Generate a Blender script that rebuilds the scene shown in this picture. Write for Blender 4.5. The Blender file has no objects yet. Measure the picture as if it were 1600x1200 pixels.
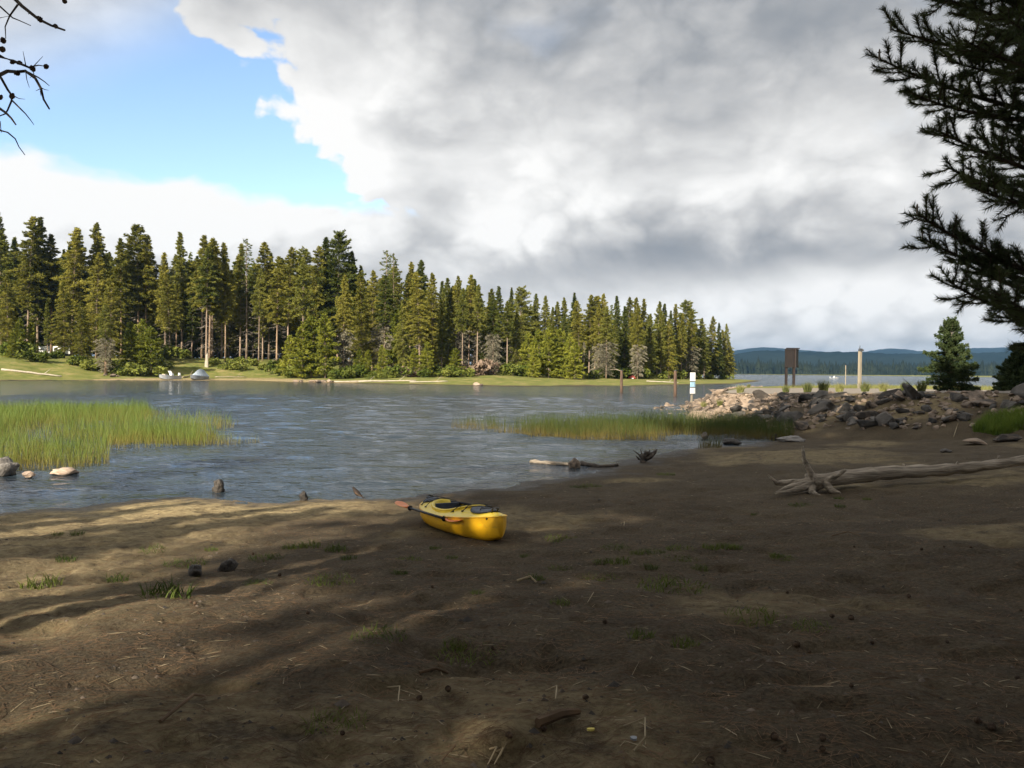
import bpy, bmesh, math, random
import numpy as np
from mathutils import Vector, Matrix

# ------------------------------------------------------------------ camera, sky, sun, exposure
scene = bpy.context.scene
COL = scene.collection
F = 1270.0                                   # focal length in photograph pixels (1600 x 1200)
PITCH, ROLL, CAMZ = 0.0167, 0.0110, 2.4
_f = Vector((0, math.cos(PITCH), -math.sin(PITCH)))
_u0 = Vector((0, math.sin(PITCH), math.cos(PITCH)))
_r0 = Vector((1, 0, 0))
_r = _r0 * math.cos(ROLL) + _u0 * math.sin(ROLL)
_u = _u0 * math.cos(ROLL) - _r0 * math.sin(ROLL)
cam = bpy.data.objects.new('camera', bpy.data.cameras.new('camera'))
COL.objects.link(cam)
cam.matrix_world = Matrix(((_r.x, _u.x, -_f.x, 0), (_r.y, _u.y, -_f.y, 0), (_r.z, _u.z, -_f.z, CAMZ), (0, 0, 0, 1)))
cam.data.sensor_fit = 'HORIZONTAL'; cam.data.sensor_width = 36.0
cam.data.lens = 36.0 * F / 1600.0
cam.data.clip_start = 0.05; cam.data.clip_end = 40000
scene.camera = cam

SUN_EL, SUN_SIDE = math.radians(27), math.radians(27)       # sun behind the viewer, to the left
LX, LY = math.sin(SUN_SIDE), math.cos(SUN_SIDE)             # horizontal travel of the light
sun = bpy.data.objects.new('sun', bpy.data.lights.new('sun', 'SUN'))
COL.objects.link(sun)
sun.data.energy = 5.0; sun.data.angle = math.radians(0.53); sun.data.color = (1.0, 0.90, 0.74)
_d = Vector((LX * math.cos(SUN_EL), LY * math.cos(SUN_EL), -math.sin(SUN_EL)))
sun.rotation_euler = _d.to_track_quat('-Z', 'Y').to_euler()

world = bpy.data.worlds.new('World'); scene.world = world; world.use_nodes = True
def build_world():
    nt = world.node_tree; N = nt.nodes; L = nt.links
    N.clear()
    def m(op, a, b=None, c=None, clamp=False):
        n = N.new('ShaderNodeMath'); n.operation = op; n.use_clamp = clamp
        for i, v in enumerate((a, b, c)):
            if v is None: continue
            if isinstance(v, (int, float)): n.inputs[i].default_value = v
            else: L.new(v, n.inputs[i])
        return n.outputs[0]
    def vm(op, a, b=None):
        n = N.new('ShaderNodeVectorMath'); n.operation = op
        for i, v in enumerate((a, b)):
            if v is None: continue
            if isinstance(v, tuple): n.inputs[i].default_value = v
            else: L.new(v, n.inputs[i])
        return n
    def noise(vec, scale, detail=6, rough=0.55, dist=0.0):
        n = N.new('ShaderNodeTexNoise'); n.inputs['Scale'].default_value = scale
        n.inputs['Detail'].default_value = detail; n.inputs['Roughness'].default_value = rough
        n.inputs['Distortion'].default_value = dist
        L.new(vec, n.inputs['Vector']); return n
    def ss(v, lo, hi):
        n = N.new('ShaderNodeMapRange'); n.interpolation_type = 'SMOOTHSTEP'
        L.new(v, n.inputs['Value']); n.inputs['From Min'].default_value = lo; n.inputs['From Max'].default_value = hi
        return n.outputs['Result']
    tc = N.new('ShaderNodeTexCoord')
    sep = N.new('ShaderNodeSeparateXYZ'); L.new(tc.outputs['Generated'], sep.inputs[0])
    X, Y, Z = sep.outputs
    az = m('ARCTAN2', X, Y); el = m('ARCSINE', Z)
    comb = N.new('ShaderNodeCombineXYZ'); L.new(az, comb.inputs[0]); L.new(m('MULTIPLY', el, 1.45), comb.inputs[1])
    L.new(m('MULTIPLY', Z, 0.35), comb.inputs[2])
    P = comb.outputs[0]                              # clouds flattened towards the horizon
    warp = noise(P, 3.2, 2, 0.5)
    wv = vm('MULTIPLY', vm('SUBTRACT', warp.outputs['Color'], (0.5, 0.5, 0.5)).outputs[0], (0.16, 0.12, 0.05)).outputs[0]
    PW = vm('ADD', P, wv).outputs[0]
    big = noise(PW, 3.6, 3, 0.48).outputs['Fac']
    bigu = noise(vm('ADD', PW, (-0.02, 0.05, 0.0)).outputs[0], 3.6, 3, 0.48).outputs['Fac']
    puff = noise(PW, 8.0, 6, 0.56).outputs['Fac']
    puffu = noise(vm('ADD', PW, (-0.008, 0.018, 0.0)).outputs[0], 8.0, 6, 0.56).outputs['Fac']
    def billow(vec, sc):
        n = N.new('ShaderNodeTexVoronoi'); n.feature = 'F1'; n.voronoi_dimensions = '2D'; n.inputs['Scale'].default_value = sc; L.new(vec, n.inputs['Vector']); return n.outputs['Distance']
    pw2 = vm('ADD', PW, vm('MULTIPLY', vm('SUBTRACT', noise(P, 14.0, 4, 0.5).outputs['Color'], (0.5, 0.5, 0.5)).outputs[0], (0.07, 0.07, 0.0)).outputs[0]).outputs[0]
    bil = m('SUBTRACT', m('ADD', m('MULTIPLY', billow(pw2, 11.0), 0.62), m('MULTIPLY', billow(pw2, 27.0), 0.38)), 0.38)
    # opening of blue sky: between the low white bank and the grey deck
    wz = N.new('ShaderNodeSeparateXYZ'); L.new(wv, wz.inputs[0])
    az2 = m('ADD', az, m('MULTIPLY', wz.outputs[0], 1.0)); el2 = m('ADD', el, m('MULTIPLY', wz.outputs[1], 0.25))
    fl = m('ADD', m('MULTIPLY', m('SUBTRACT', puff, 0.5), 0.08), m('MULTIPLY', bil, -0.06))
    low = m('SUBTRACT', 0.178, m('MULTIPLY', m('ADD', az, 0.15), 0.085))
    g1 = m('SUBTRACT', m('ADD', el2, m('MULTIPLY', fl, 0.40)), low)
    rgt = m('SUBTRACT', -0.165, m('MULTIPLY', m('SUBTRACT', el2, 0.19), 1.02))
    g2 = m('SUBTRACT', rgt, m('ADD', az2, m('MULTIPLY', fl, 3.0)))
    g3 = m('SUBTRACT', m('ADD', 0.362, m('MULTIPLY', m('ADD', az2, 0.42), 0.55)), el2)
    g4 = m('ADD', az2, 1.15)
    hole = m('MULTIPLY', m('MULTIPLY', ss(g1, -0.004, 0.012), ss(g2, -0.010, 0.020)), m('MULTIPLY', ss(g3, -0.10, 0.06), ss(g4, -0.05, 0.1)))
    # thin gaps elsewhere
    gap = m('MULTIPLY', ss(m('SUBTRACT', big, m('MULTIPLY', m('SUBTRACT', puff, 0.5), 0.5)), 0.40, 0.28), m('MULTIPLY', ss(el, 0.12, 0.22), 0.10))
    cover = m('SUBTRACT', 1.0, m('MAXIMUM', hole, gap), clamp=True)
    cover = m('MAXIMUM', cover, m('MULTIPLY', ss(puff, 0.60, 0.82), 0.16))
    # brightness of the cloud
    B = m('ADD', 0.585, m('MULTIPLY', m('SUBTRACT', bigu, big), -0.60))
    B = m('ADD', B, m('MULTIPLY', m('SUBTRACT', puffu, puff), -0.62))
    B = m('ADD', B, m('MULTIPLY', m('SUBTRACT', big, 0.5), -0.35))
    B = m('ADD', B, m('MULTIPLY', bil, -0.40))
    B = m('ADD', B, m('MULTIPLY', m('MULTIPLY', ss(g2, -0.16, 0.0), ss(el, 0.17, 0.24)), 0.32))
    C2 = N.new('ShaderNodeCombineXYZ'); L.new(az2, C2.inputs[0]); L.new(m('ADD', el2, m('MULTIPLY', fl, 0.5)), C2.inputs[1])
    def lobe(a, e, ra, re, amp):
        nonlocal B
        v = vm('MULTIPLY', vm('SUBTRACT', C2.outputs[0], (a, e, 0)).outputs[0], (1 / ra, 1 / re, 0))
        d = vm('DOT_PRODUCT', v.outputs[0], v.outputs[0]).outputs['Value']
        B = m('ADD', B, m('MULTIPLY', m('POWER', 2.7183, m('MULTIPLY', d, -1.0)), amp))
    for l in ((-0.50, 0.17, 0.40, 0.075, 0.62), (-0.17, 0.33, 0.085, 0.10, 0.34), (0.0, 0.262, 0.14, 0.045, 0.34), (0.40, 0.25, 0.15, 0.05, 0.34),
              (0.17, 0.212, 0.18, 0.030, 0.32), (0.01, 0.172, 0.07, 0.03, 0.36), (0.40, 0.098, 0.32, 0.022, 0.36), (0.20, 0.075, 0.2, 0.02, 0.18),
              (-0.235, 0.265, 0.05, 0.04, 0.22), (0.27, 0.142, 0.24, 0.022, -0.20), (0.30, 0.40, 0.40, 0.085, -0.13), (-0.13, 0.275, 0.09, 0.028, -0.34),
              (-0.02, 0.125, 0.16, 0.02, -0.08), (-0.09, 0.205, 0.09, 0.016, -0.14), (-0.58, 0.42, 0.22, 0.08, -0.34), (0.0, 0.42, 0.14, 0.06, -0.10), (0.35, 0.05, 0.45, 0.032, 0.24)):
        lobe(*l)
    ramp = N.new('ShaderNodeValToRGB'); L.new(B, ramp.inputs[0])
    cr = ramp.color_ramp; cr.elements[0].position = 0.0; cr.elements[0].color = (0.20, 0.235, 0.28, 1)
    cr.elements[1].position = 1.0; cr.elements[1].color = (1.0, 0.99, 0.97, 1)
    e = cr.elements.new(0.36); e.color = (0.37, 0.385, 0.405, 1)
    e = cr.elements.new(0.62); e.color = (0.60, 0.60, 0.60, 1)
    sky = N.new('ShaderNodeTexSky'); sky.sky_type = 'NISHITA'; sky.sun_disc = False
    sky.sun_elevation = SUN_EL; sky.sun_rotation = math.pi + SUN_SIDE; sky.altitude = 1300; sky.air_density = 1.0; sky.dust_density = 0.6; sky.ozone_density = 1.0
    b1 = N.new('ShaderNodeBackground'); L.new(sky.outputs[0], b1.inputs[0]); b1.inputs[1].default_value = 0.128
    b2 = N.new('ShaderNodeBackground'); L.new(ramp.outputs[0], b2.inputs[0]); b2.inputs[1].default_value = 0.50
    mx = N.new('ShaderNodeMixShader'); L.new(cover, mx.inputs[0]); L.new(b1.outputs[0], mx.inputs[1]); L.new(b2.outputs[0], mx.inputs[2])
    out = N.new('ShaderNodeOutputWorld'); L.new(mx.outputs[0], out.inputs[0])
build_world()
world.cycles.sampling_method = 'MANUAL'; world.cycles.sample_map_resolution = 512
scene.view_settings.view_transform = 'Standard'; scene.view_settings.look = 'None'
scene.view_settings.exposure = 1.05; scene.view_settings.gamma = 1.0
scene.view_settings.use_curve_mapping = False
scene.cycles.use_denoising = True; scene.cycles.adaptive_threshold = 0.02
scene.cycles.max_bounces = 6; scene.cycles.diffuse_bounces = 3; scene.cycles.glossy_bounces = 3
scene.cycles.transparent_max_bounces = 8; scene.cycles.volume_bounces = 0
scene.cycles.sample_clamp_indirect = 6.0

# ------------------------------------------------------------------ helpers
rng = np.random.default_rng(7); random.seed(7)
def ray(px, py):
    return (_f + _r * ((px - 800) / F) - _u * ((py - 600) / F))
def at(px, py, depth):                        # the point seen at a pixel, at a given distance ahead
    v = ray(px, py); v = v * (depth / v.y)
    return Vector((v.x, v.y, v.z + CAMZ))
def yh(px): return 578.8 + 0.011 * (px - 800)

def _hash(ix, iy, seed):
    h = (ix.astype(np.int64) * 374761393 + iy.astype(np.int64) * 668265263 + seed * 1442695041) & 0xFFFFFFFF
    h = ((h ^ (h >> 13)) * 1274126177) & 0xFFFFFFFF
    return ((h ^ (h >> 16)) & 0xFFFFFF) / float(0xFFFFFF)
def vnoise(x, y, seed=0):
    x = np.asarray(x, float); y = np.asarray(y, float)
    ix = np.floor(x); iy = np.floor(y); fx = x - ix; fy = y - iy
    fx = fx * fx * (3 - 2 * fx); fy = fy * fy * (3 - 2 * fy)
    a = _hash(ix, iy, seed); b = _hash(ix + 1, iy, seed); c = _hash(ix, iy + 1, seed); d = _hash(ix + 1, iy + 1, seed)
    return (a * (1 - fx) + b * fx) * (1 - fy) + (c * (1 - fx) + d * fx) * fy
def fbm(x, y, octv=4, seed=0):
    s = 0; a = 0.5; t = 0
    for o in range(octv):
        s = s + a * vnoise(np.asarray(x) * 2 ** o, np.asarray(y) * 2 ** o, seed + o * 17); t += a; a *= 0.5
    return s / t
def sstep(v, lo, hi):
    t = np.clip((v - lo) / (hi - lo), 0, 1); return t * t * (3 - 2 * t)

def mesh_np(name, verts, tris=None, quads=None, smooth=False):
    me = bpy.data.meshes.new(name)
    verts = np.asarray(verts, np.float32).reshape(-1, 3)
    parts = []
    if tris is not None and len(tris): parts.append((np.asarray(tris, np.int32).reshape(-1, 3), 3))
    if quads is not None and len(quads): parts.append((np.asarray(quads, np.int32).reshape(-1, 4), 4))
    nl = sum(p.size for p, k in parts); npoly = sum(len(p) for p, k in parts)
    me.vertices.add(len(verts)); me.vertices.foreach_set('co', verts.ravel())
    me.loops.add(nl); me.loops.foreach_set('vertex_index', np.concatenate([p.ravel() for p, k in parts]))
    me.polygons.add(npoly)
    st = []; s = 0
    for p, k in parts:
        st.append(s + np.arange(len(p)) * k); s += p.size
    me.polygons.foreach_set('loop_start', np.concatenate(st).astype(np.int32))
    me.update(calc_edges=True); me.validate()
    if smooth: me.polygons.foreach_set('use_smooth', np.ones(len(me.polygons), bool))
    return me
def mesh_py(name, v, f, smooth=False):
    me = bpy.data.meshes.new(name); me.from_pydata([tuple(p) for p in v], [], [tuple(q) for q in f]); me.update()
    bm = bmesh.new(); bm.from_mesh(me); bmesh.ops.recalc_face_normals(bm, faces=bm.faces); bm.to_mesh(me); bm.free()
    if smooth:
        for p in me.polygons: p.use_smooth = True
    return me
def obj(name, me, mat=None, parent=None, loc=None, rot=None, scale=None):
    o = bpy.data.objects.new(name, me); COL.objects.link(o)
    if mat is not None and me is not None and len(me.materials) == 0: me.materials.append(mat)
    if parent is not None: o.parent = parent
    if loc is not None: o.location = loc
    if rot is not None: o.rotation_euler = rot
    if scale is not None: o.scale = scale
    return o
def tag(o, label=None, cat=None, group=None, kind=None):
    if label: o['label'] = label
    if cat: o['category'] = cat
    if group: o['group'] = group
    if kind: o['kind'] = kind
    return o
def thing(name, label, cat, loc=(0, 0, 0), rz=0, group=None):
    o = bpy.data.objects.new(name, None); COL.objects.link(o); o.location = loc; o.rotation_euler = (0, 0, rz)
    o.empty_display_size = 0.2
    return tag(o, label, cat, group)
class MB:                                      # collects shapes for ONE mesh
    def __init__(s): s.v = []; s.f = []
    def add(s, v, f):
        k = len(s.v); s.v += [tuple(p) for p in v]; s.f += [tuple(i + k for i in q) for q in f]; return s
    def box(s, c, d, rz=0, taper=1.0):
        x, y, z = (k / 2 for k in d); co, si = math.cos(rz), math.sin(rz); v = []
        for dz, t in ((-z, 1), (z, taper)):
            for dx, dy in ((-x, -y), (x, -y), (x, y), (-x, y)):
                v.append((c[0] + (dx * co - dy * si) * t, c[1] + (dx * si + dy * co) * t, c[2] + dz))
        return s.add(v, [(3, 2, 1, 0), (4, 5, 6, 7), (0, 1, 5, 4), (1, 2, 6, 5), (2, 3, 7, 6), (3, 0, 4, 7)])
    def tube(s, pts, rad, n=8, caps=True, wob=0.0, seed=0, squash=1.0):
        pts = [Vector(p) for p in pts]
        if isinstance(rad, (int, float)): rad = [rad] * len(pts)
        rn = random.Random(seed); v = []; prev = None
        for i, p in enumerate(pts):
            t = (pts[min(i + 1, len(pts) - 1)] - pts[max(i - 1, 0)]).normalized()
            if prev is None:
                a = Vector((0, 0, 1)) if abs(t.z) < 0.9 else Vector((1, 0, 0)); nx = t.cross(a).normalized()
            else:
                nx = (prev - t * prev.dot(t)).normalized()
            prev = nx; ny = t.cross(nx)
            for k in range(n):
                a = 2 * math.pi * k / n; r = rad[i] * (1 + wob * (rn.random() - 0.5) * 2)
                v.append(p + nx * (math.cos(a) * r) + ny * (math.sin(a) * r * squash))
        f = []
        for i in range(len(pts) - 1):
            for k in range(n):
                f.append((i * n + k, i * n + (k + 1) % n, (i + 1) * n + (k + 1) % n, (i + 1) * n + k))
        if caps:
            f.append(tuple(reversed(range(n)))); f.append(tuple((len(pts) - 1) * n + k for k in range(n)))
        return s.add(v, f)
    def loft(s, secs, closed=True, caps=True):
        n = len(secs[0]); v = [p for q in secs for p in q]; f = []
        for i in range(len(secs) - 1):
            for k in range(n if closed else n - 1):
                f.append((i * n + k, i * n + (k + 1) % n, (i + 1) * n + (k + 1) % n, (i + 1) * n + k))
        if caps: f.append(tuple(reversed(range(n)))); f.append(tuple((len(secs) - 1) * n + k for k in range(n)))
        return s.add(v, f)
    def mesh(s, name, smooth=False): return mesh_py(name, s.v, s.f, smooth)
    def build(s, name, mat, parent=None, smooth=False, **k): return obj(name, s.mesh(name, smooth), mat, parent, **k)

# ------------------------------------------------------------------ materials
def mat(name, c1, c2=None, scale=8.0, rough=0.8, bump=0.0, bscale=30.0, coords='Object', spec=0.3, rand=0.0, stretch=(1, 1, 1), detail=5, lo=0.35, hi=0.65, trans=0.0, metal=0.0, c3=None):
    m_ = bpy.data.materials.new(name); m_.use_nodes = True
    nt = m_.node_tree; N = nt.nodes; L = nt.links; bs = N['Principled BSDF']
    bs.inputs['Roughness'].default_value = rough; bs.inputs['Specular IOR Level'].default_value = spec; bs.inputs['Metallic'].default_value = metal
    tc = N.new('ShaderNodeTexCoord'); mp = N.new('ShaderNodeMapping'); mp.inputs['Scale'].default_value = stretch
    L.new(tc.outputs[coords], mp.inputs[0])
    col = None
    if c2 is None: bs.inputs['Base Color'].default_value = (*c1, 1)
    else:
        nz = N.new('ShaderNodeTexNoise'); nz.inputs['Scale'].default_value = scale; nz.inputs['Detail'].default_value = detail
        L.new(mp.outputs[0], nz.inputs['Vector'])
        fac = nz.outputs['Fac']
        if rand:
            oi = N.new('ShaderNodeObjectInfo'); a = N.new('ShaderNodeMath'); a.operation = 'MULTIPLY_ADD'
            L.new(oi.outputs['Random'], a.inputs[0]); a.inputs[1].default_value = rand; a.inputs[2].default_value = -rand / 2
            b = N.new('ShaderNodeMath'); L.new(fac, b.inputs[0]); L.new(a.outputs[0], b.inputs[1]); fac = b.outputs[0]
        rp = N.new('ShaderNodeValToRGB'); rp.color_ramp.elements[0].position = lo; rp.color_ramp.elements[1].position = hi
        rp.color_ramp.elements[0].color = (*c1, 1); rp.color_ramp.elements[1].color = (*c2, 1)
        if c3 is not None: e = rp.color_ramp.elements.new((lo + hi) / 2); e.color = (*c3, 1)
        L.new(fac, rp.inputs[0]); L.new(rp.outputs[0], bs.inputs['Base Color']); col = rp.outputs[0]
    if bump:
        n2 = N.new('ShaderNodeTexNoise'); n2.inputs['Scale'].default_value = bscale; n2.inputs['Detail'].default_value = 6
        L.new(mp.outputs[0], n2.inputs['Vector'])
        bp = N.new('ShaderNodeBump'); bp.inputs['Strength'].default_value = bump; bp.inputs['Distance'].default_value = 0.05
        L.new(n2.outputs['Fac'], bp.inputs['Height']); L.new(bp.outputs[0], bs.inputs['Normal'])
    if trans:
        tr = N.new('ShaderNodeBsdfTranslucent'); mx = N.new('ShaderNodeMixShader'); mx.inputs[0].default_value = trans
        if col is not None: L.new(col, tr.inputs[0])
        else: tr.inputs[0].default_value = (*c1, 1)
        L.new(bs.outputs[0], mx.inputs[1]); L.new(tr.outputs[0], mx.inputs[2]); L.new(mx.outputs[0], N['Material Output'].inputs[0])
    return m_
# ------------------------------------------------------------------ terrain
SHORE = np.array([(-400, 40), (-120, 20), (-60, 14), (-25, 12.2), (-8.5, 13.3), (-7.4, 13.7), (-6.8, 14.6), (-5.5, 14.9), (-4.0, 14.6), (-1.8, 15.2), (-0.9, 16.2), (-0.1, 16.6), (0.6, 18.0),
                  (1.6, 19.0), (2.2, 20.6), (3.6, 22.6), (5.0, 24.9), (5.9, 25.8), (7.7, 27.0), (9.0, 28.6), (10.6, 30.2), (13, 36), (18, 50), (24, 66), (60, 72), (400, 60)])
CREST = np.array([(60, 4), (26, 18), (17.3, 27.6), (15.0, 31.0), (14.0, 35), (14.0, 43), (14.2, 52), (14.8, 57.5), (17, 63.5), (22, 72), (31, 78), (70, 82), (200, 90), (200, 0)])
POINT = np.array([(-92, 117), (-77, 122), (-64.6, 137), (-48, 150), (-38, 139), (-20, 130), (0, 122), (10.4, 130), (21, 136), (35, 158), (50, 178), (64, 215), (79, 255), (84, 290),
                  (60, 400), (-100, 520), (-700, 640), (-900, 240), (-200, 110)])
def dist_poly(x, y, pts, closed):
    d = np.full(x.shape, 1e9); n = len(pts)
    for i in range(n if closed else n - 1):
        a = pts[i]; b = pts[(i + 1) % n]; ab = b - a; t = np.clip(((x - a[0]) * ab[0] + (y - a[1]) * ab[1]) / (ab @ ab), 0, 1)
        d = np.minimum(d, np.hypot(x - a[0] - t * ab[0], y - a[1] - t * ab[1]))
    return d
def inside(x, y, pts):
    r = np.zeros(x.shape, bool); n = len(pts)
    for i in range(n):
        x1, y1 = pts[i]; x2, y2 = pts[(i + 1) % n]
        c = ((y1 > y) != (y2 > y)); xi = (x2 - x1) * (y - y1) / ((y2 - y1) if y2 != y1 else 1e-9) + x1
        r ^= c & (x < xi)
    return r
LANDP = np.vstack([SHORE, [(400, -400), (-400, -400)]])
def height(x, y, fine=True):
    x = np.asarray(x, float); y = np.asarray(y, float); sh = x.shape
    x = np.atleast_1d(x).ravel(); y = np.atleast_1d(y).ravel()
    d = dist_poly(x, y, SHORE, False); s = np.where(inside(x, y, LANDP), 1, -1)
    dd = np.minimum(d, 12.0)
    d = d + s * (fbm(x * 0.9, y * 0.9, 3, 5) - 0.5) * 0.9 * sstep(np.hypot(x, y), 300, 40)
    dd = np.clip(d, 0, 12)
    hn = np.where(s > 0, 0.05 * dd + 0.0027 * dd ** 2 + np.clip(d - 12, 0, 60) * 0.02, -np.minimum(0.06 * d, 1.5))
    hn = hn + np.where(s > 0, (fbm(x * 0.35, y * 0.35, 3, 9) - 0.5) * 0.16 * sstep(d, 1, 5), 0)
    # boat-ramp embankment
    de = dist_poly(x, y, CREST, True); ie = inside(x, y, CREST)
    zp = 1.32 + 0.032 * np.clip(46 - y, 0, 25) - 0.36 * sstep(17.5 - x, 0, 5) * sstep(y, 44, 58) + (fbm(x * 0.2, y * 0.2, 3, 2) - 0.5) * 0.12
    he = np.where(ie, zp - 0.10 * sstep(2.0 - de, 0, 2), zp - 0.10 - de * 0.36)
    h = np.maximum(hn, np.maximum(he, -1.5))
    # far wooded point
    df = dist_poly(x, y, POINT, True); ip = inside(x, y, POINT)
    df = df + (fbm(x * 0.08, y * 0.08, 3, 21) - 0.5) * 5 * ip
    dfc = np.clip(df, 0, 200)
    left = sstep(-x, 28, 44)
    hp = np.where(ip, 0.028 * np.minimum(dfc, 40) + 0.01 * dfc + left * sstep(dfc, 9, 34) * 2.8 + (fbm(x * 0.3, y * 0.3, 3, 4) - 0.5) * 0.35 * sstep(dfc, 2, 8), -1.5)
    h = np.maximum(h, hp)
    r = np.hypot(x, y)
    h = np.where(r > 1450, np.maximum(h, (r - 1450) * 0.01 - 0.4), h)     # land beyond the lake
    if fine:
        near = (r < 70) & (h > -0.3)
        xx, yy = x[near], y[near]; hh = h[near]
        w = sstep(hh, 0.0, 0.12)
        rel = (fbm(xx * 1.1, yy * 1.1, 4, 31) - 0.5) * 0.055 + (fbm(xx * 4.2, yy * 4.2, 3, 57) - 0.5) * 0.045
        pit = sstep(fbm(xx * 2.1 + 40, yy * 2.6, 2, 77), 0.60, 0.74); rel -= pit * 0.035          # footprints and scuffs
        pit2 = sstep(vnoise(xx * 4.6, yy * 4.6, 99), 0.78, 0.95); rel -= pit2 * 0.028
        h[near] = hh + rel * (0.25 + 0.75 * w)
    return h.reshape(sh)
def gz(x, y): return float(height(np.array([x]), np.array([y]))[0])
def ground_at(px, py, tmax=120):
    v = ray(px, py); v.normalize(); lo, hi = 1.5, tmax
    for n in (160, 40, 40):
        t = np.geomspace(lo, hi, n); z = CAMZ + v.z * t; h = np.maximum(height(v.x * t, v.y * t), -0.02)
        i = max(1, int(np.argmax(z < h))); lo, hi = t[i - 1], t[i]
    t = hi; return Vector((v.x * t, v.y * t, max(gz(v.x * t, v.y * t), -0.02)))

def build_ground():
    fa = np.radians(np.arange(-42, 42.01, 0.19)); ba = np.radians(np.arange(45, 315.1, 3.0))
    ang = np.concatenate([fa, ba]); na = len(ang)
    rad = [0.6]
    while rad[-1] < 9000:
        r = rad[-1]; rad.append(r * (1.0105 if r < 70 else 1.014 if r < 320 else 1.10))
    rad = np.array(rad); nr = len(rad)
    R, A = np.meshgrid(rad, ang, indexing='ij'); x = R * np.sin(A); y = R * np.cos(A)
    h = height(x, y)
    v = np.stack([x, y, h], -1).reshape(-1, 3); v = np.vstack([v, [[0, 0, gz(0, 0)]]])
    i, k = np.meshgrid(np.arange(nr - 1), np.arange(na), indexing='ij'); k2 = (k + 1) % na
    q = np.stack([i * na + k, i * na + k2, (i + 1) * na + k2, (i + 1) * na + k], -1).reshape(-1, 4)
    c = len(v) - 1; kk = np.arange(na); t = np.stack([np.full(na, c), (kk + 1) % na, kk], -1)
    q = q[:, ::-1]; t = t[:, ::-1]
    me = mesh_np('ground', v, t, q, smooth=True)
    # what the ground is made of, per vertex: R gravel road, G grass, B straw / dry sand, also lightening the sunlit beach
    x, y, z = v.T
    ie = inside(x, y, CREST); de = dist_poly(x, y, CREST, True)
    n = fbm(x * 0.35, y * 0.35, 4, 3)
    ip = inside(x, y, POINT); df = dist_poly(x, y, POINT, True)
    road = ie & (de > 0.3)
    lane = np.abs((y - 50) - 0.15 * (x - 14))
    grassy = sstep(lane + (n - 0.5) * 6, 8.0, 11.0)
    gravel = np.where(road, 1 - grassy * (y > 50), 0)
    left = (x < -26) & (x > -70)
    g = np.where(road, grassy * (y > 50) * 0.95, 0)
    g = np.where(ip, sstep(df + (n - 0.5) * 4, 1.2, 3.2) * 1.0, g)
    bare = ip & left & (df < 7 + (n - 0.5) * 6); g = np.where(bare, g * 0.15, g)
    far = np.hypot(x, y) > 1000; g = np.where(far, 1, g)
    straw = sstep(-x + (n - 0.5) * 4, 0.5, 4.5) * sstep(y + (n - 0.5) * 2, 11.2, 13.2) * (y < 22)  # dry straw, made fuller to carry the bright pool of sun
    straw = np.maximum(straw, 0.40 * sstep(n, 0.58, 0.74) * (np.hypot(x, y) < 60))
    straw = np.maximum(straw, 0.62 * sstep(-x + (n - 0.5) * 5, 2.2, 4.6) * sstep(y, 3, 6) * (y < 22))  # paler ground that lifts the sun patches on the left beach
    straw = np.maximum(straw, bare * 1.0)
    ca = me.color_attributes.new('cover', 'FLOAT_COLOR', 'POINT')
    ca.data.foreach_set('color', np.stack([gravel, g, straw, np.ones(len(x))], -1).astype(np.float32).ravel())
    m_ = bpy.data.materials.new('ground'); m_.use_nodes = True; nt = m_.node_tree; N = nt.nodes; L = nt.links; bs = N['Principled BSDF']
    bs.inputs['Specular IOR Level'].default_value = 0.15; bs.inputs['Roughness'].default_value = 0.95
    geo = N.new('ShaderNodeNewGeometry'); P = geo.outputs['Position']
    def noise(sc, det=6, ro=0.6, vec=None):
        nz = N.new('ShaderNodeTexNoise'); nz.inputs['Scale'].default_value = sc; nz.inputs['Detail'].default_value = det; nz.inputs['Roughness'].default_value = ro
        L.new(vec or P, nz.inputs['Vector']); return nz.outputs['Fac']
    def ramp(f, stops):
        rp = N.new('ShaderNodeValToRGB'); L.new(f, rp.inputs[0])
        while len(rp.color_ramp.elements) < len(stops): rp.color_ramp.elements.new(0.5)
        for e, (p, c_) in zip(rp.color_ramp.elements, stops): e.position = p; e.color = (*c_, 1)
        return rp.outputs[0]
    def mix(f, a, b):
        mx = N.new('ShaderNodeMix'); mx.data_type = 'RGBA'
        if isinstance(f, float): mx.inputs[0].default_value = f
        else: L.new(f, mx.inputs[0])
        L.new(a, mx.inputs[6]); L.new(b, mx.inputs[7]); return mx.outputs[2]
    def math_(op, a, b, clamp=False):
        n_ = N.new('ShaderNodeMath'); n_.operation = op; n_.use_clamp = clamp
        for i_, v_ in enumerate((a, b)):
            if isinstance(v_, (int, float)): n_.inputs[i_].default_value = v_
            else: L.new(v_, n_.inputs[i_])
        return n_.outputs[0]
    soil = ramp(noise(1.3, 8, 0.65), [(0.30, (0.030, 0.022, 0.013)), (0.48, (0.068, 0.051, 0.031)), (0.72, (0.130, 0.101, 0.062))])
    grain = ramp(noise(38, 5, 0.7), [(0.36, (0.022, 0.016, 0.010)), (0.62, (0.165, 0.128, 0.08))])
    soil = mix(0.48, soil, grain)
    soil = mix(ramp(noise(5.5, 7, 0.7), [(0.52, (0, 0, 0)), (0.68, (0.75,) * 3)]), soil, ramp(noise(60, 3), [(0.4, (0.05, 0.033, 0.02)), (0.6, (0.10, 0.065, 0.04))]))   # needle duff
    straw = ramp(noise(9, 8, 0.7), [(0.3, (0.20, 0.15, 0.075)), (0.5, (0.38, 0.295, 0.155)), (0.7, (0.54, 0.43, 0.24))])
    grass = ramp(noise(0.35, 10, 0.72), [(0.33, (0.085, 0.105, 0.022)), (0.47, (0.15, 0.165, 0.04)), (0.58, (0.23, 0.205, 0.07)), (0.70, (0.32, 0.25, 0.12))])
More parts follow.
